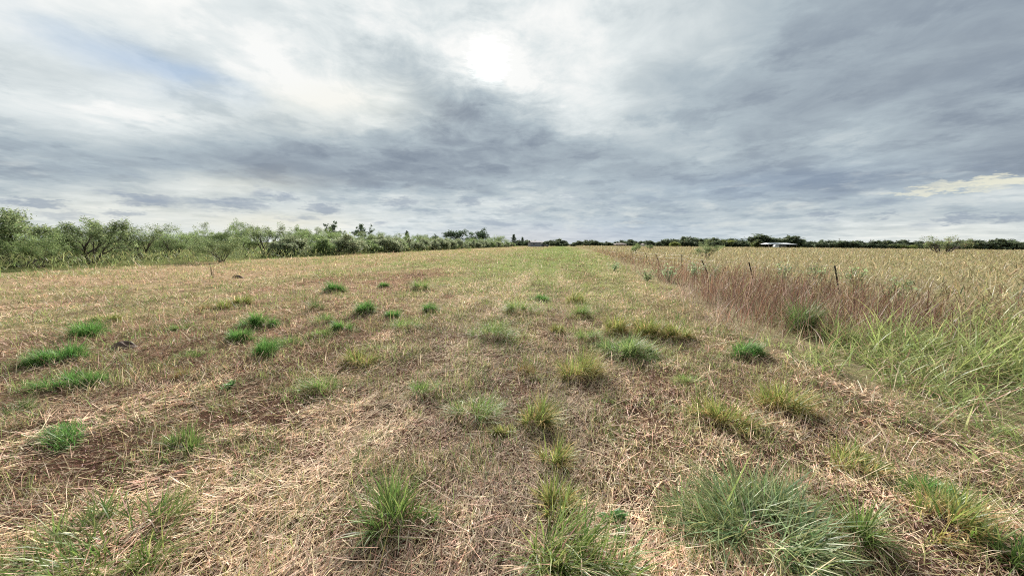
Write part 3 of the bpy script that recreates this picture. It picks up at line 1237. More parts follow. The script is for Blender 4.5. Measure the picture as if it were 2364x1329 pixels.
def z_mauve(u, v, x, y):
    e = v - right_edge(u)
    return sstep(-0.5, 0.2, e) * sstep(1.4, 0.5, e) * sstep(5.8, 8.0, u) * (0.25 + 0.75 * sstep(15, 10, u)) * sstep(60, 25, u)


def z_lush(u, v, x, y):
    e = v - right_edge(u)
    return sstep(-0.15, 0.7, e) * sstep(7.4, 6.0, u - 0.4 * (v - 4.5)) * sstep(1.2, 2.6, u) * sstep(11.0, 8.5, v) * (0.06 + 0.94 * sstep(0.42, 0.56, fbm(x / 0.45, y / 0.45, 15, 2)))


def z_edge(u, v, x, y):
    e = v - right_edge(u)
    return sstep(-3.0, -0.4, e) * sstep(1.2, 0.2, e) * sstep(1.0, 2.5, u) * (0.12 + 0.5 * sstep(0.5, 0.65, fbm(x / 0.5, y / 0.5, 17, 2)))


def z_left(u, v, x, y):
    return sstep(0.4, -0.8, v - left_edge(u)) * sstep(-40, -37, v) * sstep(230, 200, u)


standing('field_weeds', 'tan and olive dry weeds standing over the wide right field', 'weeds', 330000, 5, 300, 1.25, z_field,
         FIELD + [(0.21, 0.15, 0.075)], (3, 3, 1.2, 2.4, 1.4), 0.24, 0.013, (45, 30), (40, 40), 31, segs=2, a0=0, a1=68, lodw=0.75, up=0.80, lodh=0.12)
standing('field_seed_heads', 'pale arching dry leaves scattered over the right field', 'weeds', 14000, 5, 160, 1.1, z_field,
         [(0.68, 0.56, 0.34), (0.58, 0.46, 0.25)], None, 0.62, 0.009, (28, 15), (75, 35), 32, mat=STRAW, a0=0, a1=68, lodw=0.7)
standing('rust_grass', 'rust red bunchgrass standing along the fence line', 'grass', 150000, 5, 100, 1.2, z_rust,
         RUST, (3, 2.4, 2.4, 2.2, 1.3), 0.74, 0.0058, (16, 11), (26, 20), 33, a0=0, a1=68)
standing('dry_stalks', 'pinkish grey dry stalks at the edge of the mowing', 'grass', 46000, 4.5, 70, 1.3, z_mauve,
         MAUVE, None, 0.50, 0.0036, (20, 14), (25, 20), 34, mat=STRAW, a0=0, a1=68)
standing('lush_grass', 'tall lush green grass standing at the right beside the mowing', 'grass', 58000, 2.2, 13.5, 1.0, z_lush,
         [(0.15, 0.22, 0.065), (0.20, 0.28, 0.085), (0.29, 0.35, 0.11), (0.38, 0.38, 0.17)], (2, 3, 3, 2), 0.58, 0.0118, (34, 22), (78, 42), 35, segs=5,
         a0=10, a1=75, tip=(0.45, 0.48, 0.20), rise=True)
standing('lush_dry_leaves', 'withered tan leaves among the lush green grass', 'grass', 16000, 2.2, 12, 1.0, z_lush,
         TAN, None, 0.46, 0.007, (34, 18), (80, 36), 36, mat=STRAW, segs=4, a0=10, a1=75)
standing('edge_grass', 'ragged knee high grass along the edge of the mowing', 'grass', 52000, 1.8, 40, 1.2, z_edge,
         OLIVE + GREEN[:1] + TAN[:2], (2, 2, 2, 1, 2, 1), 0.20, 0.0044, (34, 18), (50, 28), 37, a0=5, a1=75)
standing('fence_weeds', 'tangle of brown and olive weeds growing through the wire fence', 'weeds', 120000, 7, 110, 1.3,
         lambda u, v, x, y: sstep(6.2 - 0.12 * np.clip(u - 12, 0, 20), 7.4 - 0.12 * np.clip(u - 12, 0, 20), v - 0.03 * u) * sstep(11.5, 9.0, v) * sstep(7, 10, u) * sstep(110, 80, u) * (0.25 + 0.75 * sstep(0.4, 0.55, fbm(x / 1.0, y / 1.0, 19, 2))),
         [(0.25, 0.20, 0.09), (0.20, 0.19, 0.08), (0.30, 0.19, 0.12), (0.38, 0.29, 0.16), (0.19, 0.10, 0.07)], None, 0.26, 0.011, (40, 28), (40, 35), 39, up=0.62, segs=2, a0=0, a1=68)
standing('margin_weeds', 'yellow green weeds standing in front of the left thicket', 'weeds', 210000, 15, 230, 1.3, z_left,
         [(0.25, 0.29, 0.11), (0.32, 0.33, 0.13), (0.16, 0.21, 0.08), (0.40, 0.36, 0.18)], (3, 3, 2.5, 1), 0.36, 0.0095, (36, 24), (38, 30), 38, up=0.78,
         a0=-70, a1=10, lodw=0.72)

THICKET = [    # x, y, height, width, kind, label
    (-30.3, 22.7, 3.61, 5.69, 'umbrella', 'tall spreading tree at the left edge with a forked dark trunk'),
    (-27.0, 21.3, 2.00, 2.35, 'bush', 'bright green bush in front of the tall leftmost tree'),
    (-30.5, 21.0, 2.87, 3.68, 'bush', ''),
    (-29.8, 26.4, 3.32, 4.60, 'umbrella', 'umbrella shaped tree with several slanting bare stems, second from the left'),
    (-34.6, 28.6, 2.67, 4.00, 'bush', 'rounded green tree between the two umbrella shaped trees at the left'),
    (-31.2, 31.3, 3.07, 4.56, 'sparse', 'broad rounded green tree right of the umbrella shaped tree'),
    (-33.2, 31.4, 2.59, 3.29, 'bush', 'low dull green tree tucked behind the umbrella shaped tree'),
    (-31.7, 35.0, 2.99, 3.46, 'sparse', 'olive tree with a ragged top, left of the round bush at the mowing edge'),
    (-36.7, 43.2, 2.94, 3.52, 'bush', 'small dark green tree between the ragged olive tree and the round bush'),
    (-22.8, 29.2, 2.15, 3.33, 'bush', 'round bushy shrub standing alone in front, at the edge of the mowing'),
    (-38.2, 47.2, 3.99, 3.85, 'sparse', 'light green tree whose crown shows above the round front shrub'),
    (-34.2, 46.6, 4.41, 3.80, 'sparse', 'thin see-through tree with the highest top right of the round front shrub'),
    (-28.6, 43.4, 3.75, 5.06, 'sparse', 'tall feathery willow-like tree with dark stems, middle of the left thicket'),
    (-39.0, 56.0, 3.91, 3.91, 'bush', 'pale green tree between the see-through tree and the feathery tree'),
    (-28.9, 48.9, 2.21, 4.27, 'bush', 'low rounded bush just right of the tall feathery tree'),
    (-42.6, 74.5, 4.24, 3.90, 'dark', 'small dark tree top poking up right of the feathery tree'),
    (-35.5, 67.7, 4.02, 5.52, 'sparse', 'slender light green tree left of the two dark slender trees'),
    (-44.1, 94.2, 6.72, 5.26, 'slender', 'taller of two dark slender trees rising above the left thicket'),
    (-45.6, 113.6, 7.19, 5.82, 'slender', 'shorter of two dark slender trees rising above the left thicket'),
    (-45.3, 161.4, 6.76, 4.89, 'cedar', 'lone small dark conifer above the middle of the left thicket'),
    (-37.3, 176.5, 5.92, 6.16, 'dark', 'small dark tree left of the pair of big dark trees'),
    (-32.7, 226.6, 9.85, 16.36, 'dark', 'broad big dark tree standing above the grey green bushes'),
    (-24.0, 277.4, 13.09, 14.21, 'dark', 'taller spiky dark tree right of the broad big dark tree'),
    (-27.2, 237.9, 6.79, 13.85, 'dark', 'low dark tree between the two big dark trees'),
    (-10.8, 254.8, 7.30, 14.83, 'bush', 'rounded green tree left of the two small conifers'),
    (1.0, 260.1, 8.11, 7.27, 'cedar', 'pointed dark conifer, left of two beside the grey shed'),
    (7.5, 278.9, 6.72, 5.20, 'cedar', 'narrow dark conifer, right of two beside the grey shed'),
]
BUSH_ROW = [
    (-25.6, 41.7, 2.01, 2.81),
    (-25.7, 43.8, 2.34, 3.88),
    (-23.9, 47.1, 2.14, 3.15),
    (-24.8, 49.7, 2.02, 2.64),
    (-23.2, 52.0, 2.79, 4.46),
    (-23.8, 55.4, 2.59, 4.06),
    (-22.2, 59.0, 2.00, 3.00),
    (-22.7, 61.7, 2.10, 3.01),
    (-21.6, 63.7, 2.85, 4.20),
    (-21.2, 67.0, 2.53, 4.15),
    (-21.6, 70.9, 2.36, 3.53),
    (-21.9, 73.8, 2.24, 3.59),
    (-21.8, 76.3, 2.59, 3.47),
    (-20.7, 79.1, 2.28, 3.87),
    (-20.4, 82.0, 2.12, 3.22),
    (-20.3, 84.4, 2.72, 3.70),
    (-18.8, 87.4, 2.01, 2.48),
    (-18.9, 89.3, 2.58, 3.40),
    (-19.7, 92.0, 2.40, 2.94),
    (-18.0, 94.4, 2.95, 4.62),
    (-19.0, 100.6, 2.22, 3.73),
    (-17.7, 105.1, 2.94, 4.44),
    (-17.3, 110.6, 2.11, 3.00),
    (-16.7, 113.5, 2.96, 4.04),
    (-17.0, 117.3, 2.09, 3.32),
    (-16.0, 120.7, 2.01, 3.39),
    (-15.7, 124.4, 1.97, 2.41),
    (-14.3, 126.6, 2.06, 2.52),
    (-14.7, 129.5, 3.00, 3.78),
    (-12.9, 133.6, 2.35, 3.98),
    (-13.2, 138.1, 2.35, 2.87),
    (-12.6, 141.1, 2.88, 4.65),
    (-12.1, 146.3, 2.18, 2.88),
    (-11.2, 149.1, 2.86, 3.63),
    (-9.2, 152.3, 2.52, 4.28),
    (-8.4, 156.8, 2.62, 4.18),
    (-8.3, 162.0, 2.00, 2.61),
    (-6.9, 165.1, 2.92, 3.99),
    (-6.3, 169.8, 2.61, 4.19),
    (-5.7, 174.5, 2.65, 3.54),
    (-4.3, 178.9, 1.98, 3.34),
    (-4.1, 183.3, 1.95, 3.21),
    (-3.0, 186.3, 2.63, 3.24),
    (-3.1, 189.5, 2.53, 3.97),
    (-3.0, 194.7, 1.90, 3.16),
    (-1.1, 197.4, 2.03, 3.25),
    (-0.4, 201.3, 2.51, 4.11),
    (-0.1, 205.4, 2.26, 3.73),
]
BACK_ROW = [
    (-33.1, 20.7, 2.34, 3.35),
    (-34.8, 25.2, 2.25, 3.12),
    (-35.0, 29.0, 2.59, 3.66),
    (-31.9, 32.1, 2.27, 3.16),
    (-32.9, 35.8, 2.34, 3.47),
    (-33.1, 39.1, 2.43, 3.51),
    (-31.0, 43.1, 2.60, 3.61),
    (-28.3, 46.2, 2.14, 2.46),
    (-30.1, 49.9, 2.56, 2.77),
    (-30.8, 54.0, 3.08, 3.84),
    (-28.5, 58.0, 3.98, 5.40),
    (-29.0, 62.9, 3.55, 4.42),
    (-27.4, 68.7, 2.99, 3.36),
    (-27.4, 73.4, 3.82, 5.70),
    (-24.8, 80.4, 3.63, 4.20),
    (-25.1, 86.6, 3.99, 4.60),
    (-22.6, 92.9, 3.64, 4.44),
    (-22.1, 97.2, 3.33, 4.44),
    (-24.7, 104.1, 3.07, 4.32),
    (-19.8, 110.1, 3.35, 4.31),
    (-20.3, 117.4, 3.01, 3.62),
    (-21.4, 125.5, 3.69, 4.29),
    (-21.3, 132.5, 2.92, 4.31),
    (-15.9, 140.9, 3.87, 5.71),
    (-15.4, 149.4, 3.49, 4.50),
    (-12.7, 159.1, 4.06, 4.30),
    (-11.7, 167.3, 3.79, 4.97),
    (-11.6, 177.8, 4.01, 4.83),
    (-7.1, 186.4, 3.74, 4.32),
    (-8.7, 193.4, 3.65, 5.47),
    (-40.1, 28.4, 2.36, 2.58),
    (-38.1, 32.9, 2.78, 3.29),
    (-37.5, 40.2, 2.46, 2.54),
    (-34.9, 45.5, 2.99, 3.90),
    (-38.5, 52.4, 2.53, 2.81),
    (-33.8, 58.0, 4.18, 4.49),
    (-35.8, 65.4, 4.39, 4.75),
    (-32.6, 74.8, 3.91, 5.78),
    (-32.2, 84.0, 3.44, 3.61),
    (-32.6, 89.1, 3.40, 3.50),
    (-31.7, 96.9, 4.32, 5.83),
    (-27.6, 114.0, 4.39, 6.32),
    (-25.6, 132.9, 4.08, 5.56),
    (-23.2, 148.1, 3.44, 4.89),
    (-23.0, 161.3, 3.45, 4.96),
    (-19.2, 172.7, 4.07, 5.82),
    (-16.7, 186.8, 3.76, 3.81),
    (-16.3, 199.1, 4.40, 4.74),
]  # 48
FAR_TREES = [    # x, y, height, width, stretch
    (6.4, 313.5, 4.16, 7.64, 0),
    (5.9, 323.1, 4.76, 10.46, 0),
    (14.0, 313.6, 4.37, 9.10, 0),
    (12.3, 321.3, 4.99, 10.67, 0),
    (18.3, 312.4, 2.50, 4.86, 0),
    (16.8, 328.0, 4.77, 8.19, 0),
    (25.2, 305.8, 3.13, 6.65, 0),
    (28.4, 325.0, 4.08, 7.84, 0),
    (33.6, 305.0, 4.29, 7.94, 0),
    (33.0, 323.5, 5.11, 8.39, 0),
    (38.2, 309.8, 2.76, 6.04, 0),
    (40.0, 321.8, 6.08, 12.71, 0),
    (42.7, 300.0, 2.67, 4.90, 0),
    (42.6, 319.4, 4.86, 9.84, 0),
    (48.4, 302.7, 2.69, 4.81, 0),
    (55.6, 322.3, 4.55, 7.78, 0),
    (58.4, 304.8, 2.91, 4.40, 0),
    (62.5, 323.1, 5.32, 10.79, 0),
    (63.7, 305.4, 3.79, 6.37, 0),
    (64.7, 313.2, 5.18, 8.82, 0),
    (68.0, 303.4, 4.74, 7.66, 0),
    (70.1, 314.0, 4.08, 8.03, 0),
    (75.6, 296.1, 3.39, 7.44, 0),
    (78.1, 313.4, 4.13, 6.53, 0),
    (83.2, 300.7, 4.26, 6.61, 1),
    (89.7, 312.8, 5.24, 7.96, 1),
    (88.5, 297.1, 4.24, 7.34, 1),
    (99.1, 317.1, 5.92, 12.98, 1),
    (96.3, 304.6, 3.74, 8.17, 1),
    (100.3, 320.0, 5.40, 10.63, 1),
    (100.4, 297.0, 4.08, 7.69, 1),
    (108.9, 314.6, 4.84, 10.11, 1),
    (106.8, 296.5, 3.31, 6.29, 1),
    (115.1, 317.2, 5.29, 9.28, 1),
    (118.6, 296.9, 5.34, 8.80, 1),
    (119.7, 312.9, 4.89, 9.84, 1),
    (122.9, 295.4, 5.21, 9.24, 1),
    (128.9, 314.8, 6.25, 10.93, 1),
    (126.9, 295.3, 4.93, 8.83, 1),
    (134.8, 314.0, 6.65, 14.14, 1),
    (139.9, 300.3, 6.45, 12.38, 1),
    (146.0, 318.2, 8.55, 15.43, 1),
    (140.0, 295.4, 5.44, 9.81, 1),
    (151.4, 317.3, 8.57, 14.92, 1),
    (153.5, 304.6, 4.34, 7.53, 1),
    (159.4, 316.4, 7.80, 16.42, 1),
    (154.1, 296.2, 4.92, 10.79, 1),
    (163.6, 318.1, 7.29, 11.20, 1),
    (163.2, 295.8, 5.12, 9.85, 1),
    (171.1, 313.6, 7.79, 14.28, 1),
    (168.9, 299.7, 5.80, 12.60, 1),
    (180.8, 313.9, 7.15, 10.73, 1),
    (181.0, 303.4, 5.35, 8.32, 1),
    (188.4, 320.1, 7.44, 15.56, 1),
    (184.4, 297.0, 4.75, 10.44, 1),
    (188.4, 311.0, 6.99, 13.02, 1),
    (189.1, 301.4, 4.38, 8.14, 1),
    (202.1, 317.9, 6.60, 11.92, 1),
    (195.2, 302.6, 3.87, 6.56, 2),
    (204.2, 312.2, 5.58, 8.64, 2),
    (215.0, 318.6, 6.23, 11.68, 2),
    (220.8, 316.7, 7.13, 15.48, 2),
    (224.5, 314.0, 7.14, 11.76, 2),
    (233.9, 314.3, 5.94, 9.65, 2),
    (225.9, 295.3, 5.82, 8.75, 2),
    (240.2, 316.6, 6.76, 11.30, 2),
    (231.7, 297.4, 4.78, 8.15, 2),
    (246.7, 318.9, 6.80, 10.47, 2),
    (241.4, 299.3, 4.08, 8.90, 2),
    (249.8, 314.5, 5.72, 8.59, 2),
    (247.1, 300.7, 5.24, 9.46, 2),
    (258.5, 314.9, 6.74, 11.93, 2),
    (225.4, 272.9, 4.34, 8.74, 2),
    (247.5, 294.8, 6.17, 12.14, 2),
    (239.3, 279.1, 5.68, 12.02, 2),
    (255.5, 294.3, 5.78, 10.43, 2),
    (245.1, 275.8, 5.14, 8.74, 2),
    (251.7, 286.4, 5.50, 10.67, 2),
    (244.5, 271.8, 5.23, 9.14, 2),
    (262.0, 290.2, 5.71, 9.06, 2),
    (254.7, 277.0, 4.01, 8.10, 2),
    (265.7, 287.4, 6.28, 10.59, 2),
    (263.4, 276.6, 4.24, 8.71, 2),
    (283.4, 295.3, 5.69, 9.93, 2),
    (271.4, 277.9, 4.20, 8.27, 2),
    (282.7, 292.2, 6.44, 12.57, 2),
    (274.2, 279.6, 3.42, 5.23, 2),
    (292.5, 293.7, 6.39, 13.24, 2),
    (276.9, 272.7, 3.63, 6.56, 2),
    (297.6, 292.4, 6.38, 13.13, 2),
    (280.6, 271.7, 4.05, 8.34, 2),
    (293.4, 286.1, 5.96, 10.40, 2),
    (291.9, 277.1, 3.65, 7.09, 2),
    (301.5, 288.5, 6.72, 14.13, 2),
    (299.7, 278.8, 3.84, 6.43, 2),
    (310.4, 289.9, 6.78, 14.20, 2),
    (306.3, 278.5, 4.57, 9.11, 3),
    (321.2, 294.2, 5.40, 8.51, 2),
    (303.3, 274.6, 3.76, 7.90, 3),
    (323.2, 291.7, 6.20, 12.08, 3),
    (306.9, 274.0, 4.74, 8.06, 3),
    (334.5, 294.1, 6.50, 13.28, 3),
    (322.0, 276.9, 4.61, 9.01, 3),
    (332.9, 287.9, 5.52, 10.36, 3),
    (316.1, 270.8, 3.50, 6.55, 3),
    (343.4, 294.3, 5.88, 9.59, 3),
    (326.2, 272.7, 3.11, 5.53, 3),
    (344.1, 287.6, 6.46, 13.68, 3),
    (331.1, 271.9, 5.22, 8.43, 3),
    (352.6, 289.3, 7.42, 12.22, 3),
    (340.3, 275.3, 4.53, 7.95, 3),
    (363.9, 294.2, 7.17, 12.40, 3),
    (351.1, 277.6, 4.98, 8.37, 3),
    (366.9, 292.6, 6.95, 14.81, 3),
    (353.5, 274.9, 3.99, 7.04, 3),
    (375.7, 292.0, 7.62, 12.27, 3),
    (356.2, 273.8, 5.27, 10.22, 3),
    (375.4, 287.7, 7.54, 14.84, 3),
    (362.5, 274.4, 3.83, 7.55, 3),
    (388.5, 294.9, 7.90, 16.40, 3),
    (365.8, 272.6, 5.26, 8.35, 3),
    (391.2, 293.3, 7.27, 12.79, 3),
    (374.8, 275.8, 3.99, 7.30, 3),
    (402.5, 293.7, 6.36, 13.68, 3),
    (383.3, 277.9, 5.89, 9.44, 3),
    (402.9, 291.1, 6.25, 9.64, 3),
    (381.3, 270.4, 3.97, 8.02, 3),
    (404.1, 286.0, 6.69, 12.38, 3),
    (388.4, 270.3, 4.82, 9.95, 3),
    (418.2, 291.6, 6.04, 12.53, 3),
    (396.9, 272.6, 4.91, 10.56, 3),
    (414.3, 286.2, 6.80, 11.41, 3),
    (404.5, 276.1, 4.25, 6.68, 3),
    (423.2, 287.0, 6.06, 10.27, 3),
    (408.3, 273.9, 4.45, 8.07, 3),
    (432.8, 287.6, 6.09, 11.33, 3),
    (412.9, 272.8, 4.42, 8.23, 3),
    (447.5, 294.6, 6.43, 10.97, 3),
    (430.4, 279.1, 5.03, 10.20, 3),
    (444.2, 289.3, 6.49, 11.43, 3),
    (424.6, 272.2, 4.87, 10.68, 3),
    (455.8, 290.2, 6.84, 13.37, 3),
    (434.3, 274.0, 5.30, 10.88, 3),
    (468.2, 294.9, 7.25, 15.65, 3),
]  # 144
FAR_SPECIAL = [
    (168.1, 300.0, 5.95, 12.57, 'lightoak', 'yellow green tree at the foot of the far treeline, right of the brown-roofed house'),
    (186.4, 283.0, 4.94, 9.88, 'lightoak', 'bright yellow green tree beside the left end of the white barn'),
    (203.7, 290.0, 10.09, 35.11, 'oak', 'huge dark dome shaped oak rising behind the white barn'),
    (338.6, 262.0, 7.48, 14.03, 'oak', 'tall dark tree with a layered top near the right end of the far treeline'),
    (325.6, 265.0, 7.12, 12.34, 'oak', 'dark flat topped tree right of the bare shrub in the far treeline'),
    (121.6, 280.0, 4.10, 8.47, 'lightoak', 'small lighter green tree below the middle of the far treeline'),
    (254.9, 280.0, 4.17, 7.17, 'lightoak', 'small pale green tree at the foot of the far treeline, right of the barn'),
    (281.8, 270.0, 3.43, 12.57, 'lightoak', 'low wide pale green bush at the foot of the treeline, left of the bare shrub'),
]
FIELD_SHRUBS = [
    (86.5, 75.0, 3.97, 6.46, 'bare', 'bare twiggy shrub standing alone in the right field'),
    (22.9, 44.0, 2.32, 3.07, 'sparse', 'feathery olive shrub in the field behind the leaning fence posts'),
    (20.3, 62.0, 1.96, 2.45, 'sparse', 'small olive shrub on the fence line near the centre'),
    (33.0, 90.0, 1.74, 2.31, 'sparse', 'tiny green bush in the field right of the small olive shrub'),
]
POSTS = [    # u along the fence, v, lean along the fence, lean across, height
    (12.40, 8.43, -0.267, 1.12),
    (15.62, 7.56, -0.317, 1.12),
    (18.03, 6.81, -0.486, 1.12),
    (23.02, 7.06, -0.062, 1.12),
    (28.25, 7.16, -0.392, 1.12),
    (31.74, 7.23, -0.484, 1.12),
    (39.77, 7.40, -0.300, 1.12),
    (47.42, 7.55, -0.296, 1.12),
    (52.01, 7.64, -0.293, 1.12),
    (57.90, 7.76, -0.039, 1.12),
]


# ------------------------------------------------------------------ trees and shrubs
def rot_about(vec, axis, ang):
    axis = axis / (np.linalg.norm(axis) + 1e-9)
    return vec * math.cos(ang) + np.cross(axis, vec) * math.sin(ang) + axis * np.dot(axis, vec) * (1 - math.cos(ang))


def grow(g, wood, tips, start, direc, length, radius, level, levels, spread, lift, kids):
    pts, rad_ = [start], [radius]
    p, dv = start.copy(), direc / np.linalg.norm(direc)
    steps = 4
    for s in range(steps):
        dv = dv + g.normal(0, 0.13, 3) + np.array([0, 0, lift])
        dv /= np.linalg.norm(dv)
        p = p + dv * length / steps
        pts.append(p)
        rad_.append(radius * (1 - 0.62 * (s + 1) / steps))
    wood.tube(pts, rad_, 5 if level < 2 else 3, cap=False)
    if level >= levels:
        tips.append((pts[-1], dv))
        tips.append((pts[2], dv))
        return
    for k in range(kids[level]):
        f = g.uniform(0.35, 1.0) if k else 1.0
        q = f * steps
        i0 = min(int(q), steps - 1)
        st = pts[i0] + (pts[i0 + 1] - pts[i0]) * (q - i0)
        ax = np.cross(dv, g.normal(0, 1, 3))
        nd = rot_about(dv, ax, abs(g.normal(spread, spread * 0.35)))
        grow(g, wood, tips, st, nd, length * g.uniform(0.55, 0.8), radius * (1 - 0.6 * f) * 0.8, level + 1, levels, spread, lift, kids)


def leaf_arrays(g, centres, size, tones, droop=0.0, aspect=0.42):
    n = len(centres)
    a = g.normal(0, 1, (n, 3))
    a[:, 2] = a[:, 2] * 0.8 - droop
    a /= np.linalg.norm(a, axis=1, keepdims=True)
    b = np.cross(a, g.normal(0, 1, (n, 3)))
    b /= np.linalg.norm(b, axis=1, keepdims=True) + 1e-9
    s = (size * g.lognormal(0, 0.35, n))[:, None]
    V = np.stack([centres - a * s, centres + b * s * aspect, centres + a * s, centres - b * s * aspect], 1).reshape(-1, 3)
    loops = np.arange(4 * n)
    return V, loops, np.arange(n) * 4, np.repeat(tones, 4, 0)


def shrub_meshes(key, seed, stems, tilt, levels, kids, spread, lift, per_tip, sigma, leaf, palette, low=0.0, droop=0.0, aspect=0.42, single=False, flat_top=False, wood_r=0.035):
    """One tree of height 1 and width 1: stems with limbs, and a crown of leaves clustered on the twig ends."""
    g = np.random.default_rng(seed)
    wood, tips = Build(), []
    for s in range(stems):
        a = 2 * math.pi * (s + g.uniform(-0.3, 0.3)) / stems
        t = R(g.uniform(tilt * 0.5, tilt * 1.3)) if not single else R(g.uniform(0, 5))
        dv = np.array([math.sin(t) * math.cos(a), math.sin(t) * math.sin(a), math.cos(t)])
        grow(g, wood, tips, np.array([0.03 * math.cos(a), 0.03 * math.sin(a), -0.04]), dv, g.uniform(0.38, 0.55) * (1.3 if single else 1), wood_r * g.uniform(0.7, 1.1), 0, levels, spread, lift, kids)
    pts = np.array([t[0] for t in tips])
    cl = g.integers(0, len(pts), len(pts) * per_tip)
    c = pts[cl] + g.normal(0, sigma, (len(cl), 3)) * np.array([1, 1, 0.75])
    if low:
        # foliage reaching down the flanks
        m = int(len(c) * low)
        th, zz = g.uniform(0, 6.283, m), g.uniform(0.08, 0.75, m)
        rr = 0.5 * np.sqrt(np.clip(1 - ((zz - 0.45) / 0.62) ** 2, 0.05, 1)) * g.uniform(0.55, 1.0, m)
        lump = fbm(th * 2.2, zz * 5, seed + 4, 2)
        ok = g.random(m) < sstep(0.35, 0.6, lump)
        hw = np.abs(pts[:, :2]).max()
        c = np.concatenate([c, np.stack([rr * np.cos(th) * 2 * hw, rr * np.sin(th) * 2 * hw, zz * pts[:, 2].max()], 1)[ok]])
    c = c[c[:, 2] > 0.03]
    top = np.quantile(c[:, 2], 0.998)
    half = np.quantile(np.abs(c[:, :2]), 0.985)
    sc = np.array([0.5 / half, 0.5 / half, 1.0 / top])
    if flat_top:
        zn = c[:, 2] / top
        c[:, 2] = top * np.where(zn > 0.72, 0.72 + (zn - 0.72) * 0.85, zn)
    c = c * sc
    wood.v = [tuple(np.array(q) * sc) for q in wood.v]
    tone = pick(palette, len(c), None, g, 0.2) * np.exp(0.7 * (fbm(c[:, 0] * 7 + 5, c[:, 2] * 7, seed, 2) - 0.5))[:, None]
    a = leaf_arrays(g, c, leaf, tone, droop, aspect)
    return wood.mesh(key + '_trunk', BARK, True), raw_mesh(key + '_crown', *a[:3], LEAF, a[3])


FEATHER = [(0.19, 0.245, 0.11), (0.235, 0.29, 0.13), (0.15, 0.20, 0.09), (0.29, 0.34, 0.16)]
FRESH = [(0.21, 0.28, 0.11), (0.255, 0.32, 0.13), (0.17, 0.235, 0.095)]
GREYG = [(0.27, 0.31, 0.18), (0.32, 0.355, 0.21), (0.21, 0.245, 0.14)]
DARK = [(0.065, 0.10, 0.055), (0.09, 0.125, 0.065), (0.05, 0.08, 0.045)]
OAKC = [(0.085, 0.115, 0.065), (0.11, 0.14, 0.075), (0.065, 0.092, 0.055), (0.15, 0.175, 0.09)]  # far tree greens, lightened in the colour in place of haze
YELG = [(0.23, 0.26, 0.08), (0.18, 0.22, 0.07)]
VAR = {
    'umbrella': [shrub_meshes('umbrella_tree', s, 4, 42, 3, (3, 3, 3), 0.50, 0.05, 60, 0.05, 0.0105, FEATHER, flat_top=True, wood_r=0.042) for s in (3, 8)],
    'bush': [shrub_meshes('bush', s, 6, 38, 3, (3, 3, 2), 0.48, 0.03, 44, 0.055, 0.0115, FRESH if s % 2 else FEATHER, low=0.4, wood_r=0.02) for s in (11, 12, 13, 14)],
    'sparse': [shrub_meshes('feathery_tree', s, 5, 26, 3, (3, 3, 2), 0.40, 0.08, 50, 0.045, 0.0105, FEATHER if s % 2 else FRESH, low=0.0, wood_r=0.03) for s in (21, 22, 23, 24)],
    'mound': [shrub_meshes('grey_bush', s, 7, 45, 2, (4, 3), 0.5, 0.03, 36, 0.075, 0.030, GREYG if s % 3 else FRESH, low=0.7, wood_r=0.02) for s in (31, 32, 33, 34)],
    'slender': [shrub_meshes('slender_tree', s, 1, 4, 2, (9, 3), 0.75, 0.10, 30, 0.035, 0.030, DARK, single=True, wood_r=0.03) for s in (41, 46)],
    'dark': [shrub_meshes('dark_tree', s, 2, 12, 3, (4, 3, 2), 0.50, 0.12, 16, 0.055, 0.036, DARK, low=0.35, wood_r=0.04) for s in (51, 52, 53)],
    'oak': [shrub_meshes('oak', s, 2, 24, 2, (5, 4), 0.62, 0.02, 30, 0.085, 0.050, OAKC, low=1.6, wood_r=0.045) for s in (61, 62, 63, 64, 65)],
    'lightoak': [shrub_meshes('light_oak', s, 3, 24, 2, (4, 3), 0.6, 0.02, 26, 0.09, 0.05, YELG, low=0.9, wood_r=0.03) for s in (71, 72)],
    'bare': [shrub_meshes('bare_shrub', 81, 5, 42, 3, (3, 3, 3), 0.55, 0.05, 12, 0.05, 0.016, FEATHER + [(0.20, 0.15, 0.08)], wood_r=0.055)],
}


def cedar_meshes(seed):
    g = np.random.default_rng(seed)
    wood = Build()
    wood.tube([(0, 0, -0.03), (0.01, 0, 0.4), (0.0, 0.01, 0.97)], [0.03, 0.018, 0.003], 6)
    c = []
    for k in range(46):
        z = 0.10 + 0.86 * (k / 46) ** 0.9
        a = g.uniform(0, 6.283)
        ln = 0.5 * (1 - z) ** 0.75 * g.uniform(0.55, 1.1) + 0.02
        end = np.array([math.cos(a) * ln, math.sin(a) * ln, z + ln * 0.35])
        wood.tube([(0, 0, z), tuple(end)], [0.006, 0.002], 3, cap=False)
        t = g.random(70) ** 0.7
        c.append(np.array([0, 0, z]) * (1 - t[:, None]) + end * t[:, None] + g.normal(0, 0.028, (70, 3)))
    c = np.concatenate(c)
    a = leaf_arrays(g, c, 0.026, pick(DARK, len(c), None, g), 0.0, 0.35)
    return wood.mesh('cedar_trunk', BARK, True), raw_mesh('cedar_crown', *a[:3], LEAF, a[3])


VAR['cedar'] = [cedar_meshes(s) for s in (91, 92)]
NAMES = {'umbrella': 'umbrella_tree', 'bush': 'leafy_shrub', 'sparse': 'feathery_tree', 'mound': 'grey_green_bush', 'slender': 'slender_tree',
         'dark': 'dark_tree', 'oak': 'oak_tree', 'lightoak': 'pale_tree', 'bare': 'bare_shrub', 'cedar': 'conifer'}
count = {}


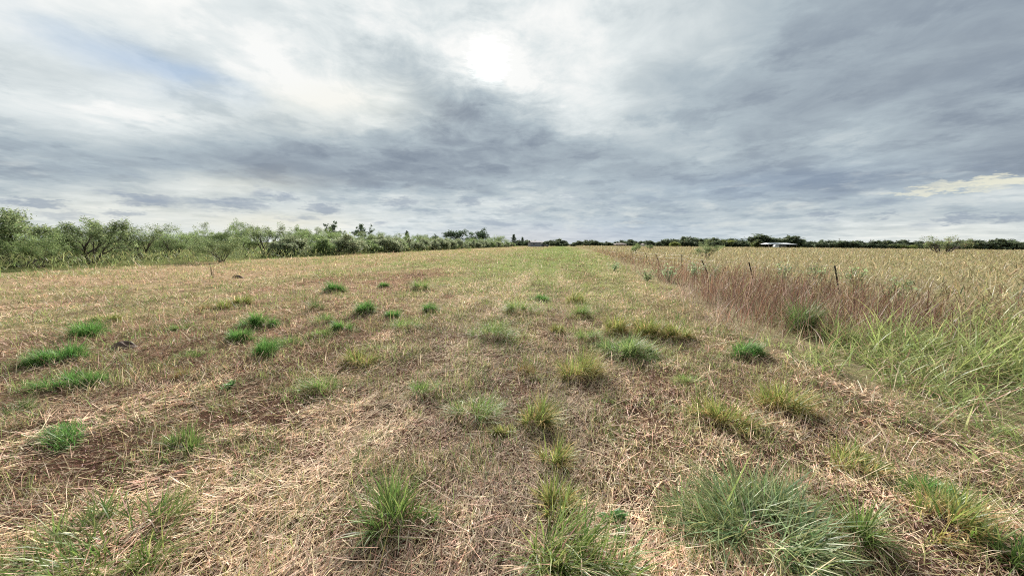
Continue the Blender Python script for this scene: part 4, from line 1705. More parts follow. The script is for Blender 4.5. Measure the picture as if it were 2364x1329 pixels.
def plant_tree(kind, x, y, h, w, label, group=None, category=None, rot=None):
    k = count.get(kind, 0)
    count[kind] = k + 1
    tm, cm = VAR[kind][k % len(VAR[kind])]
    e = link(NAMES[kind], None, None, (x, y, float(ground_z(x, y))), (2.399 * k) if rot is None else rot, (w, w, h))
    e.empty_display_size = 0.2
    tag(e, label, category or ('shrub' if kind in ('bush', 'mound', 'bare') else 'tree'), group)
    link('trunk', tm, e)
    link('crown', cm, e)
    return e


for x, y, h, w, kind, label in THICKET:
    plant_tree(kind, x, y, h, w, label or 'leafy shrub cut off by the left edge of the picture')
def nth(k):
    return '%d%s' % (k, 'th' if 10 <= k % 100 <= 20 else {1: 'st', 2: 'nd', 3: 'rd'}.get(k % 10, 'th'))


for k, (x, y, h, w) in enumerate(BUSH_ROW):
    plant_tree('mound', x, y, h, w, nth(k + 1) + ' grey green bush from the near end of the left front row', 'bushes in the front row of the left thicket')
for k, (x, y, h, w) in enumerate(sorted(BACK_ROW, key=lambda q: math.atan2(q[0], q[1]))):
    plant_tree('sparse' if k % 3 else 'bush', x, y, h, w, nth(k + 1) + ' green tree from the left among the back trees of the left thicket', 'trees at the back of the left thicket', 'tree')
STRETCH = ['right of the grey shed', 'right of the brown-roofed house', 'right of the white barn', 'right of the bare field shrub']
seen = {}
for x, y, h, w, s in sorted(FAR_TREES, key=lambda q: math.atan2(q[0], q[1])):
    seen[s] = seen.get(s, 0) + 1
    plant_tree('oak', x, y, h, w, nth(seen[s]) + ' dark tree ' + STRETCH[s] + ' in the far treeline', 'dark trees of the far treeline')
for x, y, h, w, kind, label in FAR_SPECIAL:
    plant_tree(kind, x, y, h, w, label)
for x, y, h, w, kind, label in FIELD_SHRUBS:
    plant_tree(kind, x, y, h, w, label, category='shrub')

# ------------------------------------------------------------------ wire fence
STEEL = plain_mat('rusty_steel', (0.022, 0.018, 0.017), 0.75, 0.3, 0.5, 30.0, bump=0.2)
WIRE = plain_mat('galvanised_wire', (0.12, 0.11, 0.10), 0.6, 0.3, 0.2, 8.0)
fence = link('wire_fence', None, None, (*from_uv(POSTS[0][0], POSTS[0][1]), 0))
tag(fence, 'sagging wire fence on thin leaning dark posts through the weeds at right', 'fence')
pb = Build()
pb.box(-0.021, 0.021, -0.004, 0.004, -0.3, 1.12)
pb.box(-0.004, 0.004, 0.004, 0.034, -0.3, 1.12)
for k in range(18):
    pb.box(-0.008, 0.008, -0.011, -0.004, 0.10 + k * 0.055, 0.125 + k * 0.055)
post_me = pb.mesh('post', STEEL)
fo = np.array(fence.location)
tops = []
ends = list(POSTS)[:7]
for u, v, lean, h in ends:
    x, y = from_uv(u, v)
    o = link('post', post_me, fence, (x - fo[0], y - fo[1], float(ground_z(x, y))), 0.0)
    o.rotation_euler = (0.02, math.atan(lean), R(-7))
    o.scale = (1, 1, 0.93)
    a = math.atan(lean)
    tops.append((x - fo[0], y - fo[1], math.sin(a), math.cos(a)))
for s in (0.30, 0.58, 0.84, 1.04):
    wb = Build()
    pts = []
    for k in range(len(tops) - 1):
        p0 = np.array([tops[k][0] + s * tops[k][2], tops[k][1], s * tops[k][3]])
        p1 = np.array([tops[k + 1][0] + s * tops[k + 1][2], tops[k + 1][1], s * tops[k + 1][3]])
        for q in range(6):
            f = q / 6
            pts.append(p0 * (1 - f) + p1 * f - np.array([0, 0, 0.16 * f * (1 - f)]))
    pts.append(p1)
    wb.tube(pts, [0.0017] * len(pts), 4)
    link('wire', wb.mesh('wire', WIRE), fence)

# ------------------------------------------------------------------ far buildings
WHITE = plain_mat('white_metal_roof', (0.52, 0.54, 0.55), 0.5, 0.0, 0.06, 0.6)
PALE = plain_mat('pale_wall', (0.42, 0.42, 0.41), 0.7, 0, 0.1, 0.8)
GREYM = plain_mat('grey_sheet_metal', (0.17, 0.175, 0.19), 0.6, 0.0, 0.12, 0.7)
GREYR = plain_mat('grey_roof', (0.13, 0.13, 0.14), 0.8, 0, 0.15, 0.7)
BROWNR = plain_mat('brown_roof', (0.17, 0.13, 0.105), 0.8, 0, 0.2, 1.5)
BRICK = plain_mat('tan_brick_wall', (0.33, 0.25, 0.19), 0.85, 0, 0.2, 3.0)
GLASS = plain_mat('dark_glass', (0.02, 0.025, 0.03), 0.1, 0, 0.1, 1.0)
DOORM = plain_mat('painted_opening_shade', (0.03, 0.03, 0.032), 0.8, 0, 0.2, 1.0)  # near-black colour carries the shade inside openings
TIMBER = plain_mat('weathered_timber', (0.16, 0.12, 0.09), 0.85, 0, 0.3, 4.0)
RUBBER = plain_mat('black_rubber', (0.02, 0.02, 0.02), 0.7, 0, 0.2, 3.0)

barn = link('open_barn', None, None, (192.5, 272, 0), R(-8), (0.84, 1, 0.95))
tag(barn, 'long low open barn with a white metal roof under the dome shaped oak', 'barn')
rv = [(-11.2, -6.8, 2.95), (11.2, -6.8, 2.95), (11.2, 6.8, 2.95), (-11.2, 6.8, 2.95), (-9.6, 0, 4.15), (6.4, 0, 4.15)]
rv += [(x, y, z - 0.1) for x, y, z in rv]
roof = link('roof', Build().add(rv, [(0, 1, 5, 4), (1, 2, 5), (2, 3, 4, 5), (3, 0, 4), (10, 11, 7, 6), (11, 8, 7), (11, 10, 9, 8), (10, 6, 9), (0, 6, 7, 1), (1, 7, 8, 2), (2, 8, 9, 3), (3, 9, 6, 0)]).mesh('roof', WHITE), barn)
rib = Build().tube([(0, -6.8, 2.975), (0, -0.4, 4.10)], [0.035, 0.035], 4).mesh('roof_rib', WHITE)
for k in range(12):
    link('roof_rib', rib, roof, (-9.2 + k * 1.35, 0, 0))
for xx in (-10.8, -5.4, 0, 5.4, 10.8):
    for yy in (-6.6, 6.6):
        link('post', Build().box(-0.11, 0.11, -0.11, 0.11, 0, 2.93).mesh('barn_post', TIMBER), barn, (xx, yy, 0))
link('back_wall', Build().box(1.5, 7.2, 6.2, 6.35, 0, 2.85).mesh('barn_back_wall', GREYM), barn)
link('partition', Build().box(5.9, 6.05, -2.0, 6.2, 0, 2.85).mesh('barn_partition', GREYM), barn)
link('dark_inside', Build().box(2.2, 5.4, -1.0, 6.0, 0, 2.5).mesh('barn_dark_inside', DOORM), barn)  # solid block, its colour painted as the shade inside the barn

tank = link('stock_trailer', None, None, (184.4, 262, 0), R(-6))
tag(tank, 'white livestock trailer with a rounded nose parked before the open barn', 'trailer')
ol = [(-1.55, 0.55), (1.5, 0.55), (1.5, 2.3), (-0.7, 2.4), (-1.3, 2.0), (-1.6, 1.3)]
link('body', Build().prism(ol, -1.0, 1.0).mesh('trailer_body', WHITE), tank)
link('vent_slot', Build().box(-0.6, 1.3, -1.02, -0.99, 1.55, 1.72).mesh('trailer_slot', DOORM), tank)
link('wheel', Build().tube([(0.2, -1.08, 0.36), (0.2, -0.86, 0.36)], [0.36, 0.36], 14).mesh('trailer_wheel', RUBBER), tank)
link('wheel', Build().tube([(1.0, -1.08, 0.36), (1.0, -0.86, 0.36)], [0.36, 0.36], 14).mesh('trailer_wheel', RUBBER), tank)
lean_to = link('small_shelter', None, None, (188.6, 263, 0), R(-6))
tag(lean_to, 'small shelter with a pale flat roof right of the white trailer', 'shelter')
link('roof', Build().prism([(-2.3, 1.95), (2.3, 1.75), (2.3, 1.84), (-2.3, 2.08)], -1.6, 1.6).mesh('shelter_roof', WHITE), lean_to)
for xx in (-2.1, 2.1):
    for yy in (-1.4, 1.4):
        link('post', Build().box(-0.06, 0.06, -0.06, 0.06, 0, 1.86).mesh('shelter_post', TIMBER), lean_to, (xx, yy, 0))
link('side_wall', Build().box(-2.0, 2.0, 1.3, 1.36, 0, 1.8).mesh('shelter_wall', GREYM), lean_to)

shed = link('grey_shed', None, None, (14.4, 228, 0), R(14))
tag(shed, 'long grey metal shed with a pale gable end at the far end of the strip', 'shed')
link('wall', Build().box(-4.4, 3.4, -2.6, 2.6, 0, 2.7).mesh('shed_wall', GREYM), shed)
sr = link('roof', Build().prism([(-2.75, 2.66), (0, 3.4), (2.75, 2.66), (2.75, 2.76), (0, 3.5), (-2.75, 2.76)], -4.6, 3.55).mesh('shed_roof', GREYR), shed)
sr.rotation_euler = (0, 0, R(90))
sr.location = (-0.5, 0, 0)
link('gable_end', Build().box(3.41, 3.5, -2.6, 2.6, 0, 2.66).mesh('shed_gable', PALE), shed)
link('front_wall', Build().box(2.2, 3.4, -2.68, -2.605, 0, 2.6).mesh('shed_front', PALE), shed)
link('doorway', Build().box(2.6, 3.3, -2.72, -2.69, 0, 2.0).mesh('shed_door', DOORM), shed)
link('window', Build().box(-2.6, -1.6, -2.66, -2.61, 1.2, 1.9).mesh('shed_window', GLASS), shed)

car = link('parked_car', None, None, (19.6, 222, 0), R(-15))
tag(car, 'small dark car parked at the right end of the grey shed', 'car')
link('body', Build().prism([(-1.9, 0.35), (1.9, 0.35), (1.95, 0.8), (1.2, 0.92), (0.6, 1.38), (-1.0, 1.40), (-1.75, 0.95), (-1.95, 0.7)], -0.85, 0.85).mesh('car_body', plain_mat('dark_car_paint', (0.05, 0.05, 0.055), 0.25, 0.2, 0.05, 1.0)), car)
link('window', Build().prism([(-1.2, 0.96), (0.9, 0.96), (0.5, 1.3), (-0.9, 1.32)], -0.87, 0.87).mesh('car_window', GLASS), car)
for xx in (-1.15, 1.2):
    for yy in (-0.9, 0.72):
        link('wheel', Build().tube([(xx, yy, 0.32), (xx, yy + 0.18, 0.32)], [0.32, 0.32], 14).mesh('car_wheel', RUBBER), car)

house = link('brown_roofed_house', None, None, (82.6, 287, 0), R(-5))
tag(house, 'low tan house with a hipped brown roof in front of the far treeline', 'house')
link('wall', Build().box(-4.3, 4.3, -3, 3, 0, 1.9).mesh('house_wall', BRICK), house)
hv = [(-4.8, -3.5, 1.88), (4.8, -3.5, 1.88), (4.8, 3.5, 1.88), (-4.8, 3.5, 1.88), (-2.2, 0, 2.9), (2.2, 0, 2.9)]
hr = link('roof', Build().add(hv, [(0, 1, 5, 4), (1, 2, 5), (2, 3, 4, 5), (3, 0, 4), (3, 2, 1, 0)]).mesh('house_roof', BROWNR), house)
link('chimney', Build().box(1.0, 1.5, 0.3, 0.8, 2.2, 3.15).mesh('house_chimney', BRICK), hr)
for xx in (-3.0, -0.9, 2.6):
    wf = link('window', Build().box(-0.55, 0.55, -3.05, -3.0, 0.8, 1.7).mesh('house_window_frame', PALE), house, (xx, 0, 0))
    link('pane', Build().box(-0.47, 0.47, -3.07, -3.052, 0.87, 1.63).mesh('house_pane', GLASS), wf)
link('door', Build().box(0.6, 1.5, -3.05, -3.0, 0, 1.75).mesh('house_door', TIMBER), house)

hut = link('white_shed', None, None, (100.2, 286, 0), R(4))
tag(hut, 'tiny white shed with a dark roof right of the brown-roofed house', 'shed')
link('wall', Build().box(-1.8, 1.8, -1.5, 1.5, 0, 1.9).mesh('hut_wall', PALE), hut)
link('roof', Build().prism([(-2.0, 1.86), (0, 2.5), (2.0, 1.86), (2.0, 1.96), (0, 2.6), (-2.0, 1.96)], -1.7, 1.7).mesh('hut_roof', BROWNR), hut)
link('door', Build().box(-0.3, 0.6, -1.55, -1.5, 0, 1.6).mesh('hut_door', GREYM), hut)

pole_b = Build().tube([(0, 0, -0.5), (0, 0, 8.5)], [0.16, 0.11], 7)
pole_me = pole_b.mesh('pole', TIMBER)
arm_me = Build().box(-1.2, 1.2, -0.06, 0.06, 7.9, 8.03).mesh('crossarm', TIMBER)
for k, (x, h, lab) in enumerate(((287.3, 8.7, 'pale utility pole standing left of the others over the far treeline'), (314.8, 8.3, 'second utility pole from the left over the far treeline'),
                                 (327.3, 8.5, 'third utility pole from the left over the far treeline'), (348.3, 8.4, 'utility pole just left of the bare shrub'),
                                 (391.4, 9.6, 'tall utility pole right of the bare shrub'))):
    p = link('utility_pole', None, None, (x, 330, 0), 0.3, (1, 1, h / 8.5))
    tag(p, lab, 'utility pole', 'utility poles over the far treeline')
    link('pole', pole_me, p)
    link('crossarm', arm_me, p)
TUFTS = [    # x, y, width, height, type, label
    (-6.05, 4.84, 0.72, 0.15, 'vivid', 'vivid green grass tuft at the far left, above another green tuft like it'),
    (-4.90, 3.99, 0.63, 0.10, 'vivid', 'vivid green grass tuft with a brown skirt, just below the far left green tuft'),
    (-7.12, 6.12, 0.61, 0.17, 'vivid', 'bluish green tuft at the left, farthest back of the left edge tufts'),
    (-3.56, 2.81, 0.62, 0.06, 'vivid', 'long low vivid green tuft at the left, nearest of the left edge tufts'),
    (-4.63, 3.37, 0.40, 0.09, 'dull', 'dark thin tuft cut by the left edge, above the long low green tuft'),
    (-4.76, 6.86, 0.60, 0.18, 'vivid', 'bright green tuft left of centre, top of a slanting chain of tufts'),
    (-4.44, 5.92, 0.50, 0.11, 'vivid', 'flat green tuft in the slanting chain, left of the brightest one'),
    (-3.42, 5.02, 0.46, 0.17, 'vivid', 'bright green tuft with a black brown base, lowest in the slanting chain'),
    (-3.45, 5.59, 0.47, 0.10, 'fresh', 'pale green tuft touching the bright tuft with the black brown base'),
    (-3.26, 6.18, 0.52, 0.09, 'fresh', 'low green tuft, left of a pair under the upper centre left'),
    (-3.12, 6.63, 0.35, 0.11, 'vivid', 'small green tuft, right of a pair under the upper centre left'),
    (-3.81, 7.36, 0.44, 0.16, 'fresh', 'small grey green tuft just above the low green pair'),
    (-2.06, 4.86, 0.52, 0.12, 'mixed', 'yellowish tuft with whitish stalks drooping in front, left of centre'),
    (-4.47, 5.07, 0.60, 0.06, 'fresh', 'thin pale green patch of grass left of the bright chain of tufts'),
    (-5.80, 11.99, 0.77, 0.20, 'vivid', 'small domed green tuft far back in front of the brown patch'),
    (-3.17, 12.86, 0.67, 0.25, 'fresh', 'pale bluish green tuft far back near the centre'),
    (-4.64, 13.27, 0.39, 0.14, 'vivid', 'tiny dark green tuft far back between two larger ones'),
    (-3.34, 8.32, 0.38, 0.20, 'vivid', 'upright dark green tuft in the middle distance left of centre'),
    (-2.63, 8.04, 0.41, 0.11, 'vivid', 'low oblong green tuft right of the upright dark green one'),
    (-1.97, 8.71, 0.42, 0.15, 'vivid', 'low blue green tuft in the middle distance, just left of centre'),
    (-4.66, 8.70, 0.40, 0.21, 'dull', 'olive green tuft in the middle distance left of the upright dark green one'),
    (1.48, 8.01, 0.57, 0.25, 'fresh', 'bright bluish green tuft in the middle distance right of centre'),
    (0.18, 8.36, 0.77, 0.26, 'fresh', 'broad pale green patch of grass in the middle distance at the centre'),
    (0.85, 10.64, 0.63, 0.13, 'vivid', 'low green tuft far back just right of centre'),
    (-0.37, 6.07, 0.82, 0.23, 'fresh', 'loose light green grass patch at the centre of the field'),
    (-0.99, 3.86, 0.43, 0.11, 'fresh', 'green tuft with one dry stalk, below the middle of the picture'),
    (-2.08, 3.95, 0.60, 0.10, 'fresh', 'spreading light green tuft over brown thatch, below left of centre'),
    (-0.35, 3.30, 0.46, 0.16, 'fresh', 'leafy bright green tuft, left of the yellowed tufts below centre'),
    (3.45, 5.32, 0.54, 0.12, 'vivid', 'small bright green tuft right of the big green clump, before the tall grass'),
    (1.75, 5.38, 0.95, 0.17, 'lush', 'big pale green clump with a dark brown base, right of centre'),
    (1.27, 6.12, 0.46, 0.16, 'fresh', 'pale green tuft left of the big pale green clump'),
    (0.85, 6.57, 0.35, 0.11, 'mixed', 'straw coloured little tuft left of the pale green tuft near centre'),
    (0.84, 4.49, 0.67, 0.21, 'mixed', 'wide yellow and green tuft between the two pale straw tracks right of centre'),
    (0.32, 2.63, 0.36, 0.12, 'mixed', 'yellowed upright tuft below centre, nearest of a cluster of three'),
    (0.21, 3.22, 0.32, 0.19, 'mixed', 'yellowed green tuft below centre, right rear of a cluster of three'),
    (-0.08, 3.04, 0.27, 0.07, 'mixed', 'small yellowed tuft below centre, left of a cluster of three'),
    (-2.58, 2.76, 0.27, 0.11, 'rosette', 'small upright dark green tuft alone in the straw, lower left'),
    (-3.91, 4.26, 0.20, 0.10, 'brown', 'little brown tuft with a dark heart, left of centre'),
    (0.18, 4.47, 0.24, 0.13, 'brown', 'little orange brown tuft in the straw right of centre'),
    (1.90, 3.20, 0.55, 0.17, 'mixed', 'tall yellowed tuft with a dark green foot, right of the straw track'),
    (2.65, 3.50, 0.52, 0.22, 'mixed', 'straw yellow tuft right of the tall yellowed one'),
    (2.85, 6.32, 0.52, 0.22, 'mixed', 'olive tuft with dark shade, right behind the big pale green clump'),
    (1.92, 6.77, 0.55, 0.27, 'mixed', 'olive brown tuft with dark shade, left behind the big pale green clump'),
    (2.41, 6.55, 0.61, 0.24, 'mixed', 'olive yellow tuft between two others behind the big pale green clump'),
    (-0.66, 1.97, 0.47, 0.17, 'rosette', 'star shaped dark green tuft with dry leaves hanging in front, bottom centre left'),
    (-2.08, 1.76, 0.86, 0.15, 'ragged', 'large ragged green and straw clump at the bottom left corner'),
    (0.28, 2.07, 0.27, 0.14, 'mixed', 'narrow green and yellow tuft at the bottom, left of the leafy weed'),
    (0.34, 1.66, 0.60, 0.21, 'ragged', 'large yellow and green clump cut by the bottom edge right of centre'),
    (1.38, 1.93, 1.22, 0.17, 'silver', 'huge spreading silvery green clump at the lower right'),
    (2.49, 2.56, 0.56, 0.09, 'mixed', 'straw yellow clump above right of the huge silvery clump'),
    (2.71, 2.26, 0.36, 0.07, 'vivid', 'vivid green tuft at the lower right, behind a yellowed clump'),
    (2.48, 1.94, 0.43, 0.15, 'mixed', 'yellowed upright clump in front of the vivid green tuft, lower right'),
    (2.54, 1.71, 0.32, 0.12, 'rosette', 'dark green tuft in the bottom right corner'),
    (1.93, 1.86, 0.22, 0.16, 'rosette', 'thin dark green upright tuft at the right end of the huge silvery clump'),
    (-6.86, 9.35, 0.34, 0.17, 'mixed', 'small yellow tuft far left of centre, right of three in a line'),
    (-6.87, 8.72, 0.42, 0.12, 'mixed', 'small yellow tuft far left of centre, middle of three in a line'),
    (-7.31, 8.70, 0.32, 0.09, 'brown', 'small dark tuft far left of centre, left of three in a line'),
    (-5.93, 6.50, 0.42, 0.06, 'fresh', 'faint grey green tuft left of the bright chain of tufts'),
    (5.28, 6.64, 0.54, 0.46, 'tall', 'tall dark green grass clump at the left end of the lush grass'),
    (-2.09, 6.99, 0.73, 0.14, 'fresh', 'sparse yellow green tuft just left of the centre of the field'),
    (2.10, 4.25, 0.31, 0.09, 'fresh', 'faint green tuft left of the tall yellowed tuft'),
    (-1.12, 2.60, 0.31, 0.05, 'dull', 'faint grey green grass patch in the straw above the star shaped tuft'),
    (-8.05, 7.28, 0.51, 0.10, 'mixed', 'pale golden tuft at the left behind the bluish green tuft'),
    (1.76, 10.06, 0.58, 0.21, 'mixed', 'olive tuft in the middle distance right of centre behind the bluish green tuft'),
]


# ------------------------------------------------------------------ grass tufts
TUFT = {   # green palette, dry palette, share of dry blades, blades, blade width, tilt, bend
    'vivid': ([(0.075, 0.22, 0.045), (0.11, 0.27, 0.06), (0.16, 0.32, 0.08)], TAN, 0.16, 700, 0.0046, (38, 20), (50, 26)),
    'fresh': ([(0.15, 0.27, 0.06), (0.20, 0.31, 0.09), (0.26, 0.33, 0.11)], TAN, 0.34, 340, 0.0046, (44, 20), (50, 26)),
    'dull': ([(0.10, 0.16, 0.05), (0.14, 0.19, 0.07)], TAN, 0.35, 220, 0.0045, (36, 18), (38, 20)),
    'mixed': ([(0.14, 0.22, 0.045), (0.21, 0.27, 0.07), (0.31, 0.32, 0.10)], [(0.58, 0.45, 0.20), (0.62, 0.47, 0.22), (0.44, 0.30, 0.12)], 0.42, 260, 0.0074, (32, 18), (30, 30)),
    'ragged': ([(0.10, 0.18, 0.04), (0.15, 0.23, 0.055), (0.21, 0.27, 0.08)], TAN, 0.40, 520, 0.0078, (42, 22), (34, 34)),
    'rosette': ([(0.09, 0.17, 0.04), (0.13, 0.22, 0.05), (0.18, 0.27, 0.07)], TAN, 0.24, 200, 0.0075, (38, 22), (30, 26)),
    'brown': ([(0.20, 0.14, 0.05), (0.16, 0.17, 0.05)], [(0.38, 0.22, 0.09), (0.46, 0.29, 0.13)], 0.6, 160, 0.0045, (25, 14), (30, 20)),
    'lush': ([(0.16, 0.27, 0.075), (0.22, 0.33, 0.11), (0.30, 0.38, 0.15)], TAN, 0.16, 620, 0.0085, (50, 18), (50, 26)),
    'silver': ([(0.14, 0.24, 0.10), (0.19, 0.29, 0.14), (0.25, 0.34, 0.17), (0.22, 0.30, 0.10)], TAN, 0.32, 1000, 0.0085, (64, 20), (26, 26)),
    'tall': ([(0.12, 0.20, 0.06), (0.17, 0.26, 0.085)], TAN, 0.12, 300, 0.008, (20, 12), (55, 25)),
}
THATCH = plain_mat('shade_dark_thatch', (0.10, 0.065, 0.042), 0.95, 0, 0.5, 40.0, bump=1.0)
for k, (x, y, w, h, kind, label) in enumerate(TUFTS):
    pal, dry, share, nb, bw, tl, bd = TUFT[kind]
    g = np.random.default_rng(500 + k)
    dist = math.hypot(x, y)
    w, h = (w * 0.86, h * 0.95) if kind == 'silver' else (w * 1.04, h * 1.1)
    nb = int(nb * 1.6 * (1.0 if dist < 9 else 0.75) * (0.75 + 0.7 * min(2.0, w / 0.6)))
    z0 = float(ground_z(x, y))
    lodw = max(1.0, dist / 5.0) ** 0.75

    dome = 0.4 if kind in ('vivid', 'lush', 'fresh') else 0.25

    axis = g.uniform(-0.5, 0.5)
    wind = (g.normal(0.45, 0.4), g.normal(0.1, 0.35))

    def blades_for(n, palette, low):
        gc = np.random.default_rng(1500 + k)
        # several crowns grown together
        nc = 5 + int(w * 12)
        ca = gc.uniform(0, 6.283, nc)
        cr = np.sqrt(gc.random(nc)) * w * 0.42
        hc = gc.uniform(0.45, 1.15, nc)
        ci = gc.integers(0, nc, n)
        stray = gc.random(n) < 0.20
        qx = cr[ci] * np.cos(ca[ci]) + g.normal(0, w * 0.05, n) * np.where(stray, 3.5, 1.0)
        qy = cr[ci] * np.sin(ca[ci]) * 0.62 + g.normal(0, w * 0.05, n) * np.where(stray, 3.0, 1.0)
        bx, by = qx * math.cos(axis) - qy * math.sin(axis), qx * math.sin(axis) + qy * math.cos(axis)
        ox, oy = np.cos(np.arctan2(by, bx)) + wind[0], np.sin(np.arctan2(by, bx)) + wind[1]
        out = np.arctan2(oy, ox) + g.normal(0, 0.95, n)
        rr = np.minimum(np.hypot(bx, by) / (w * 0.5), 1.1)
        tilt = np.radians(np.abs(g.normal(*tl, n)) * (0.55 + 0.8 * rr) + ((10 if kind == 'mixed' else 28) if low else 0))
        ln = h * g.lognormal(0.05, 0.28, n).clip(0.35, 1.55) * (1.12 - 0.3 * rr) * hc[ci] * np.where(stray, 0.7, 1.0) * (1.2 if low else 1.45)
        ln = np.minimum(ln, max(h * 1.6, w * 0.62)) * (1.25 if kind == 'silver' else 1.0)
        c = pick(palette, n, None, g, 0.2)
        bz = ground_z(x + bx, y + by) - z0 - 0.01 + dome * h * np.clip(1 - 1.2 * rr ** 2, 0, 1)
        tw = (0.5 if kind in ('mixed', 'ragged') else 0.75 if kind == 'silver' else 0.4) * g.random((n, 1)) ** 1.5
        tip = c * (1 - tw) + tw * np.array([0.56, 0.44, 0.20])
        return blade_arrays(np.stack([bx, by, bz], 1), ln, out, tilt, np.radians(np.abs(g.normal(*bd, n)) * np.where(g.random(n) < 0.12, 2.4, 1.0) + (30 if low else 0)), bw * lodw * g.uniform(0.6, 1.35, n), c,
                            segs=4 if dist < 6 else 3, tip=tip, turn=g.uniform(-0.9, 0.9, n))

    a = blades_for(int(nb * (1 - share)), pal, False)
    t = link('grass_tuft', None, None, (x, y, z0))
    tag(t, label, 'grass tuft')
    tag(link('green_blades', raw_mesh('green_blades', *a[:3], GRASS, a[3]), t), kind='stuff')
    a = blades_for(int(nb * share), dry, True)
    tag(link('dry_blades', raw_mesh('dry_blades', *a[:3], STRAW, a[3]), t), kind='stuff')
    # matted brown crown the blades grow from, darkened to hold shadow under the tuft
    if kind not in ('vivid', 'lush'):
        continue
    vs, fs = [(0, 0, dome * h * 0.7)], []
    for i_ in range(1, 5):
        for j_ in range(12):
            a_ = 2 * math.pi * j_ / 12
            q = w * 0.32 * i_ / 4 * (0.8 + 0.4 * g.random())
            zz = float(ground_z(x + q * math.cos(a_), y + q * math.sin(a_) * 0.8)) - z0
            vs.append((q * math.cos(a_), q * math.sin(a_) * 0.8, zz + (dome * h * 0.7 * (1 - (i_ / 4) ** 2) * g.uniform(0.75, 1.1) if i_ < 4 else -0.03)))
    fs = [(0, 1 + j_, 1 + (j_ + 1) % 12) for j_ in range(12)]
    for i_ in range(3):
        fs += [(1 + i_ * 12 + j_, 1 + (i_ + 1) * 12 + j_, 1 + (i_ + 1) * 12 + (j_ + 1) % 12, 1 + i_ * 12 + (j_ + 1) % 12) for j_ in range(12)]
    link('root_crown', Build().add(vs, fs).mesh('root_crown', THATCH), t)


# ------------------------------------------------------------------ leafy weeds, clods and dead stems
def forb_meshes(seed, palette, leaf, stems=9, per=80):
    g = np.random.default_rng(seed)
    wood, c = Build(), []
    for s in range(stems):
        a, t = g.uniform(0, 6.283), R(g.uniform(5, 42))
        ln = g.uniform(0.6, 1.0)
        end = np.array([math.sin(t) * math.cos(a) * ln, math.sin(t) * math.sin(a) * ln, math.cos(t) * ln])
        mid = end * 0.5 + np.array([0, 0, 0.06])
        wood.tube([(0, 0, -0.04), tuple(mid), tuple(end)], [0.012, 0.008, 0.003], 4, cap=False)
        f = g.uniform(0.18, 1.02, per)[:, None]
        c.append(end * f + g.normal(0, 0.07, (per, 3)))
    c = np.concatenate(c)
    c = c[c[:, 2] > 0.02]
    arr = leaf_arrays(g, c, leaf, pick(palette, len(c), None, g, 0.2), 0.2, 0.38)
    return wood.mesh('weed_stem', BARK, True), raw_mesh('weed_leaves', *arr[:3], LEAF, arr[3])


SAGE = [(0.30, 0.40, 0.22), (0.36, 0.46, 0.26), (0.24, 0.33, 0.17)]
VINE = [(0.24, 0.31, 0.15), (0.28, 0.35, 0.17), (0.18, 0.25, 0.115)]
WEED = [(0.11, 0.23, 0.07), (0.15, 0.28, 0.09)]
F1 = [forb_meshes(s, SAGE, 0.05, 9, 44) for s in (1, 2)]
F2 = [forb_meshes(s, VINE, 0.05, 11, 40) for s in (3, 4)]
F3 = [forb_meshes(s, WEED, 0.11, 6, 16) for s in (5, 6)]
FORBS = [
    (6.9, 16.3, 0.75, 0.85, F1[0], 'pale sage green leafy weed, left of two before the leaning fence posts'),
    (8.3, 16.8, 0.75, 0.85, F1[1], 'pale sage green leafy weed, right of two before the leaning fence posts'),
    (5.9, 16.2, 0.75, 0.55, F2[0], 'low dark green weed at the mowing edge, left of the sage green weeds'),
    (9.3, 17.2, 0.7, 0.8, F2[1], 'thin green weed right of the two sage green weeds'),
    (6.2, 22.5, 0.8, 0.55, F1[1], 'pale grey green weed at the mowing edge, farthest back'),
    (11.0, 15.0, 0.9, 0.95, F2[0], 'green vine covered weed behind the middle leaning fence post'),
    (11.9, 14.5, 0.95, 0.95, F2[1], 'bushy green weed between the two nearest fence posts'),
    (11.6, 12.6, 0.9, 0.92, F2[0], 'wide green weed just left of the nearest fence post'),
    (10.6, 10.2, 0.85, 0.82, F2[1], 'dark leafy weed right beside the nearest fence post'),
    (-3.04, 3.84, 0.17, 0.14, F3[0], 'small broad leaved green weed in the straw at the lower left'),
    (0.62, 2.02, 0.15, 0.10, F3[1], 'dark broad leaved weed beside the narrow tuft at the bottom'),
    (0.61, 1.88, 0.12, 0.09, F3[0], 'blue green broad leaved weed just below the dark one at the bottom'),
]
for k, (x, y, w, h, (tm, lm), label) in enumerate(FORBS):
    e = link('leafy_weed', None, None, (x, y, float(ground_z(x, y))), 1.3 * k, (w, w, h))
    tag(e, label, 'weed')
    link('stem', tm, e)
    link('foliage', lm, e)['kind'] = 'stuff'

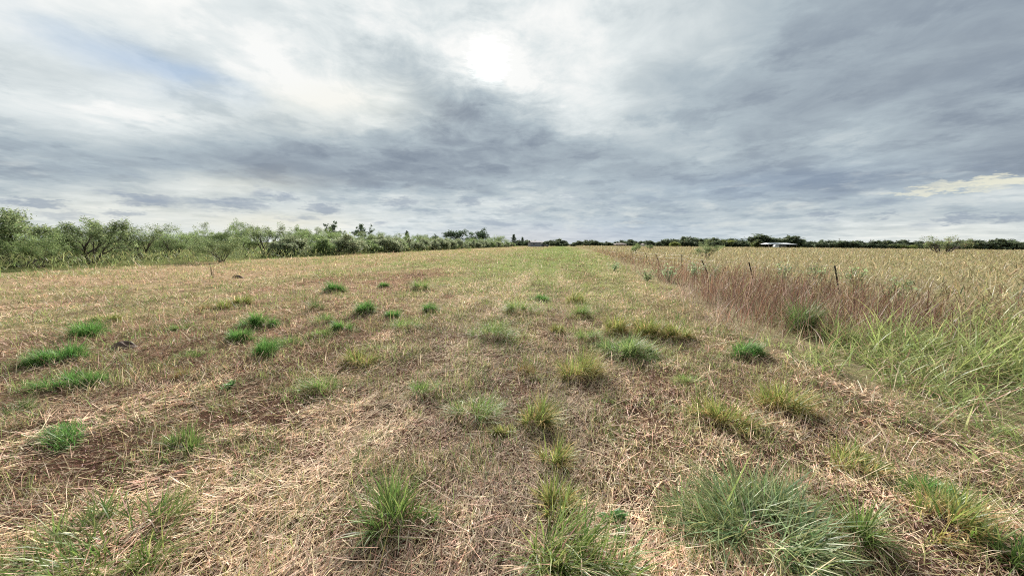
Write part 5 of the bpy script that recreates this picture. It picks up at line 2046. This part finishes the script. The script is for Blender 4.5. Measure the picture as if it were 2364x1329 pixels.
CLOD = plain_mat('dark_earth', (0.085, 0.056, 0.04), 0.95, 0, 0.6, 14.0, bump=1.0)
for k, (x, y, w, h, label) in enumerate((
        (-5.77, 5.38, 0.42, 0.09, 'dark crumbly earth mound among the straw right of the left edge tufts'),
        (-12.4, 16.7, 0.6, 0.14, 'dark earth clod beside the dead sapling stems'))):
    g = np.random.default_rng(900 + k)
    nr, ns = 9, 22
    vs = [(0, 0, h)]
    for i_ in range(1, nr + 1):
        for j_ in range(ns):
            f, a = i_ / nr, 2 * math.pi * j_ / ns
            q = w * 0.5 * f * (0.8 + 0.4 * float(fbm(np.array(math.cos(a) * 1.5 + 3), np.array(math.sin(a) * 1.5 + k), 60 + k, 2)))
            zz = h * (1 - f * f) ** 1.2 * (0.6 + 0.8 * float(vnoise(np.array(q * math.cos(a) * 14), np.array(q * math.sin(a) * 14), 70 + k))) - 0.03 * f
            vs.append((q * math.cos(a), q * math.sin(a) * 0.7, zz))
    fs = [(0, 1 + j_, 1 + (j_ + 1) % ns) for j_ in range(ns)]
    for i_ in range(nr - 1):
        for j_ in range(ns):
            b0, b1 = 1 + i_ * ns + j_, 1 + i_ * ns + (j_ + 1) % ns
            fs.append((b0, b0 + ns, b1 + ns, b1))
    tag(link('earth_mound', Build().add(vs, fs).mesh('earth_mound', CLOD), None, (x, y, float(ground_z(x, y)))), label, 'mound')

g = np.random.default_rng(77)
sap = link('dead_sapling', None, None, (-13.3, 16.4, float(ground_z(-13.3, 16.4))))
tag(sap, 'thin dead brown stems standing in the stubble before the round front shrub', 'sapling')
for k in range(6):
    a, ln, t = g.uniform(0, 6.283), g.uniform(0.45, 0.85), R(g.uniform(3, 16))
    e = (math.sin(t) * math.cos(a) * ln, math.sin(t) * math.sin(a) * ln, ln)
    link('stem', Build().tube([(0.06 * math.cos(a), 0.06 * math.sin(a), -0.03), (e[0] * 0.4 + 0.02, e[1] * 0.4, ln * 0.5), e], [0.007, 0.006, 0.003], 5).mesh('dead_stem', TIMBER), sap)
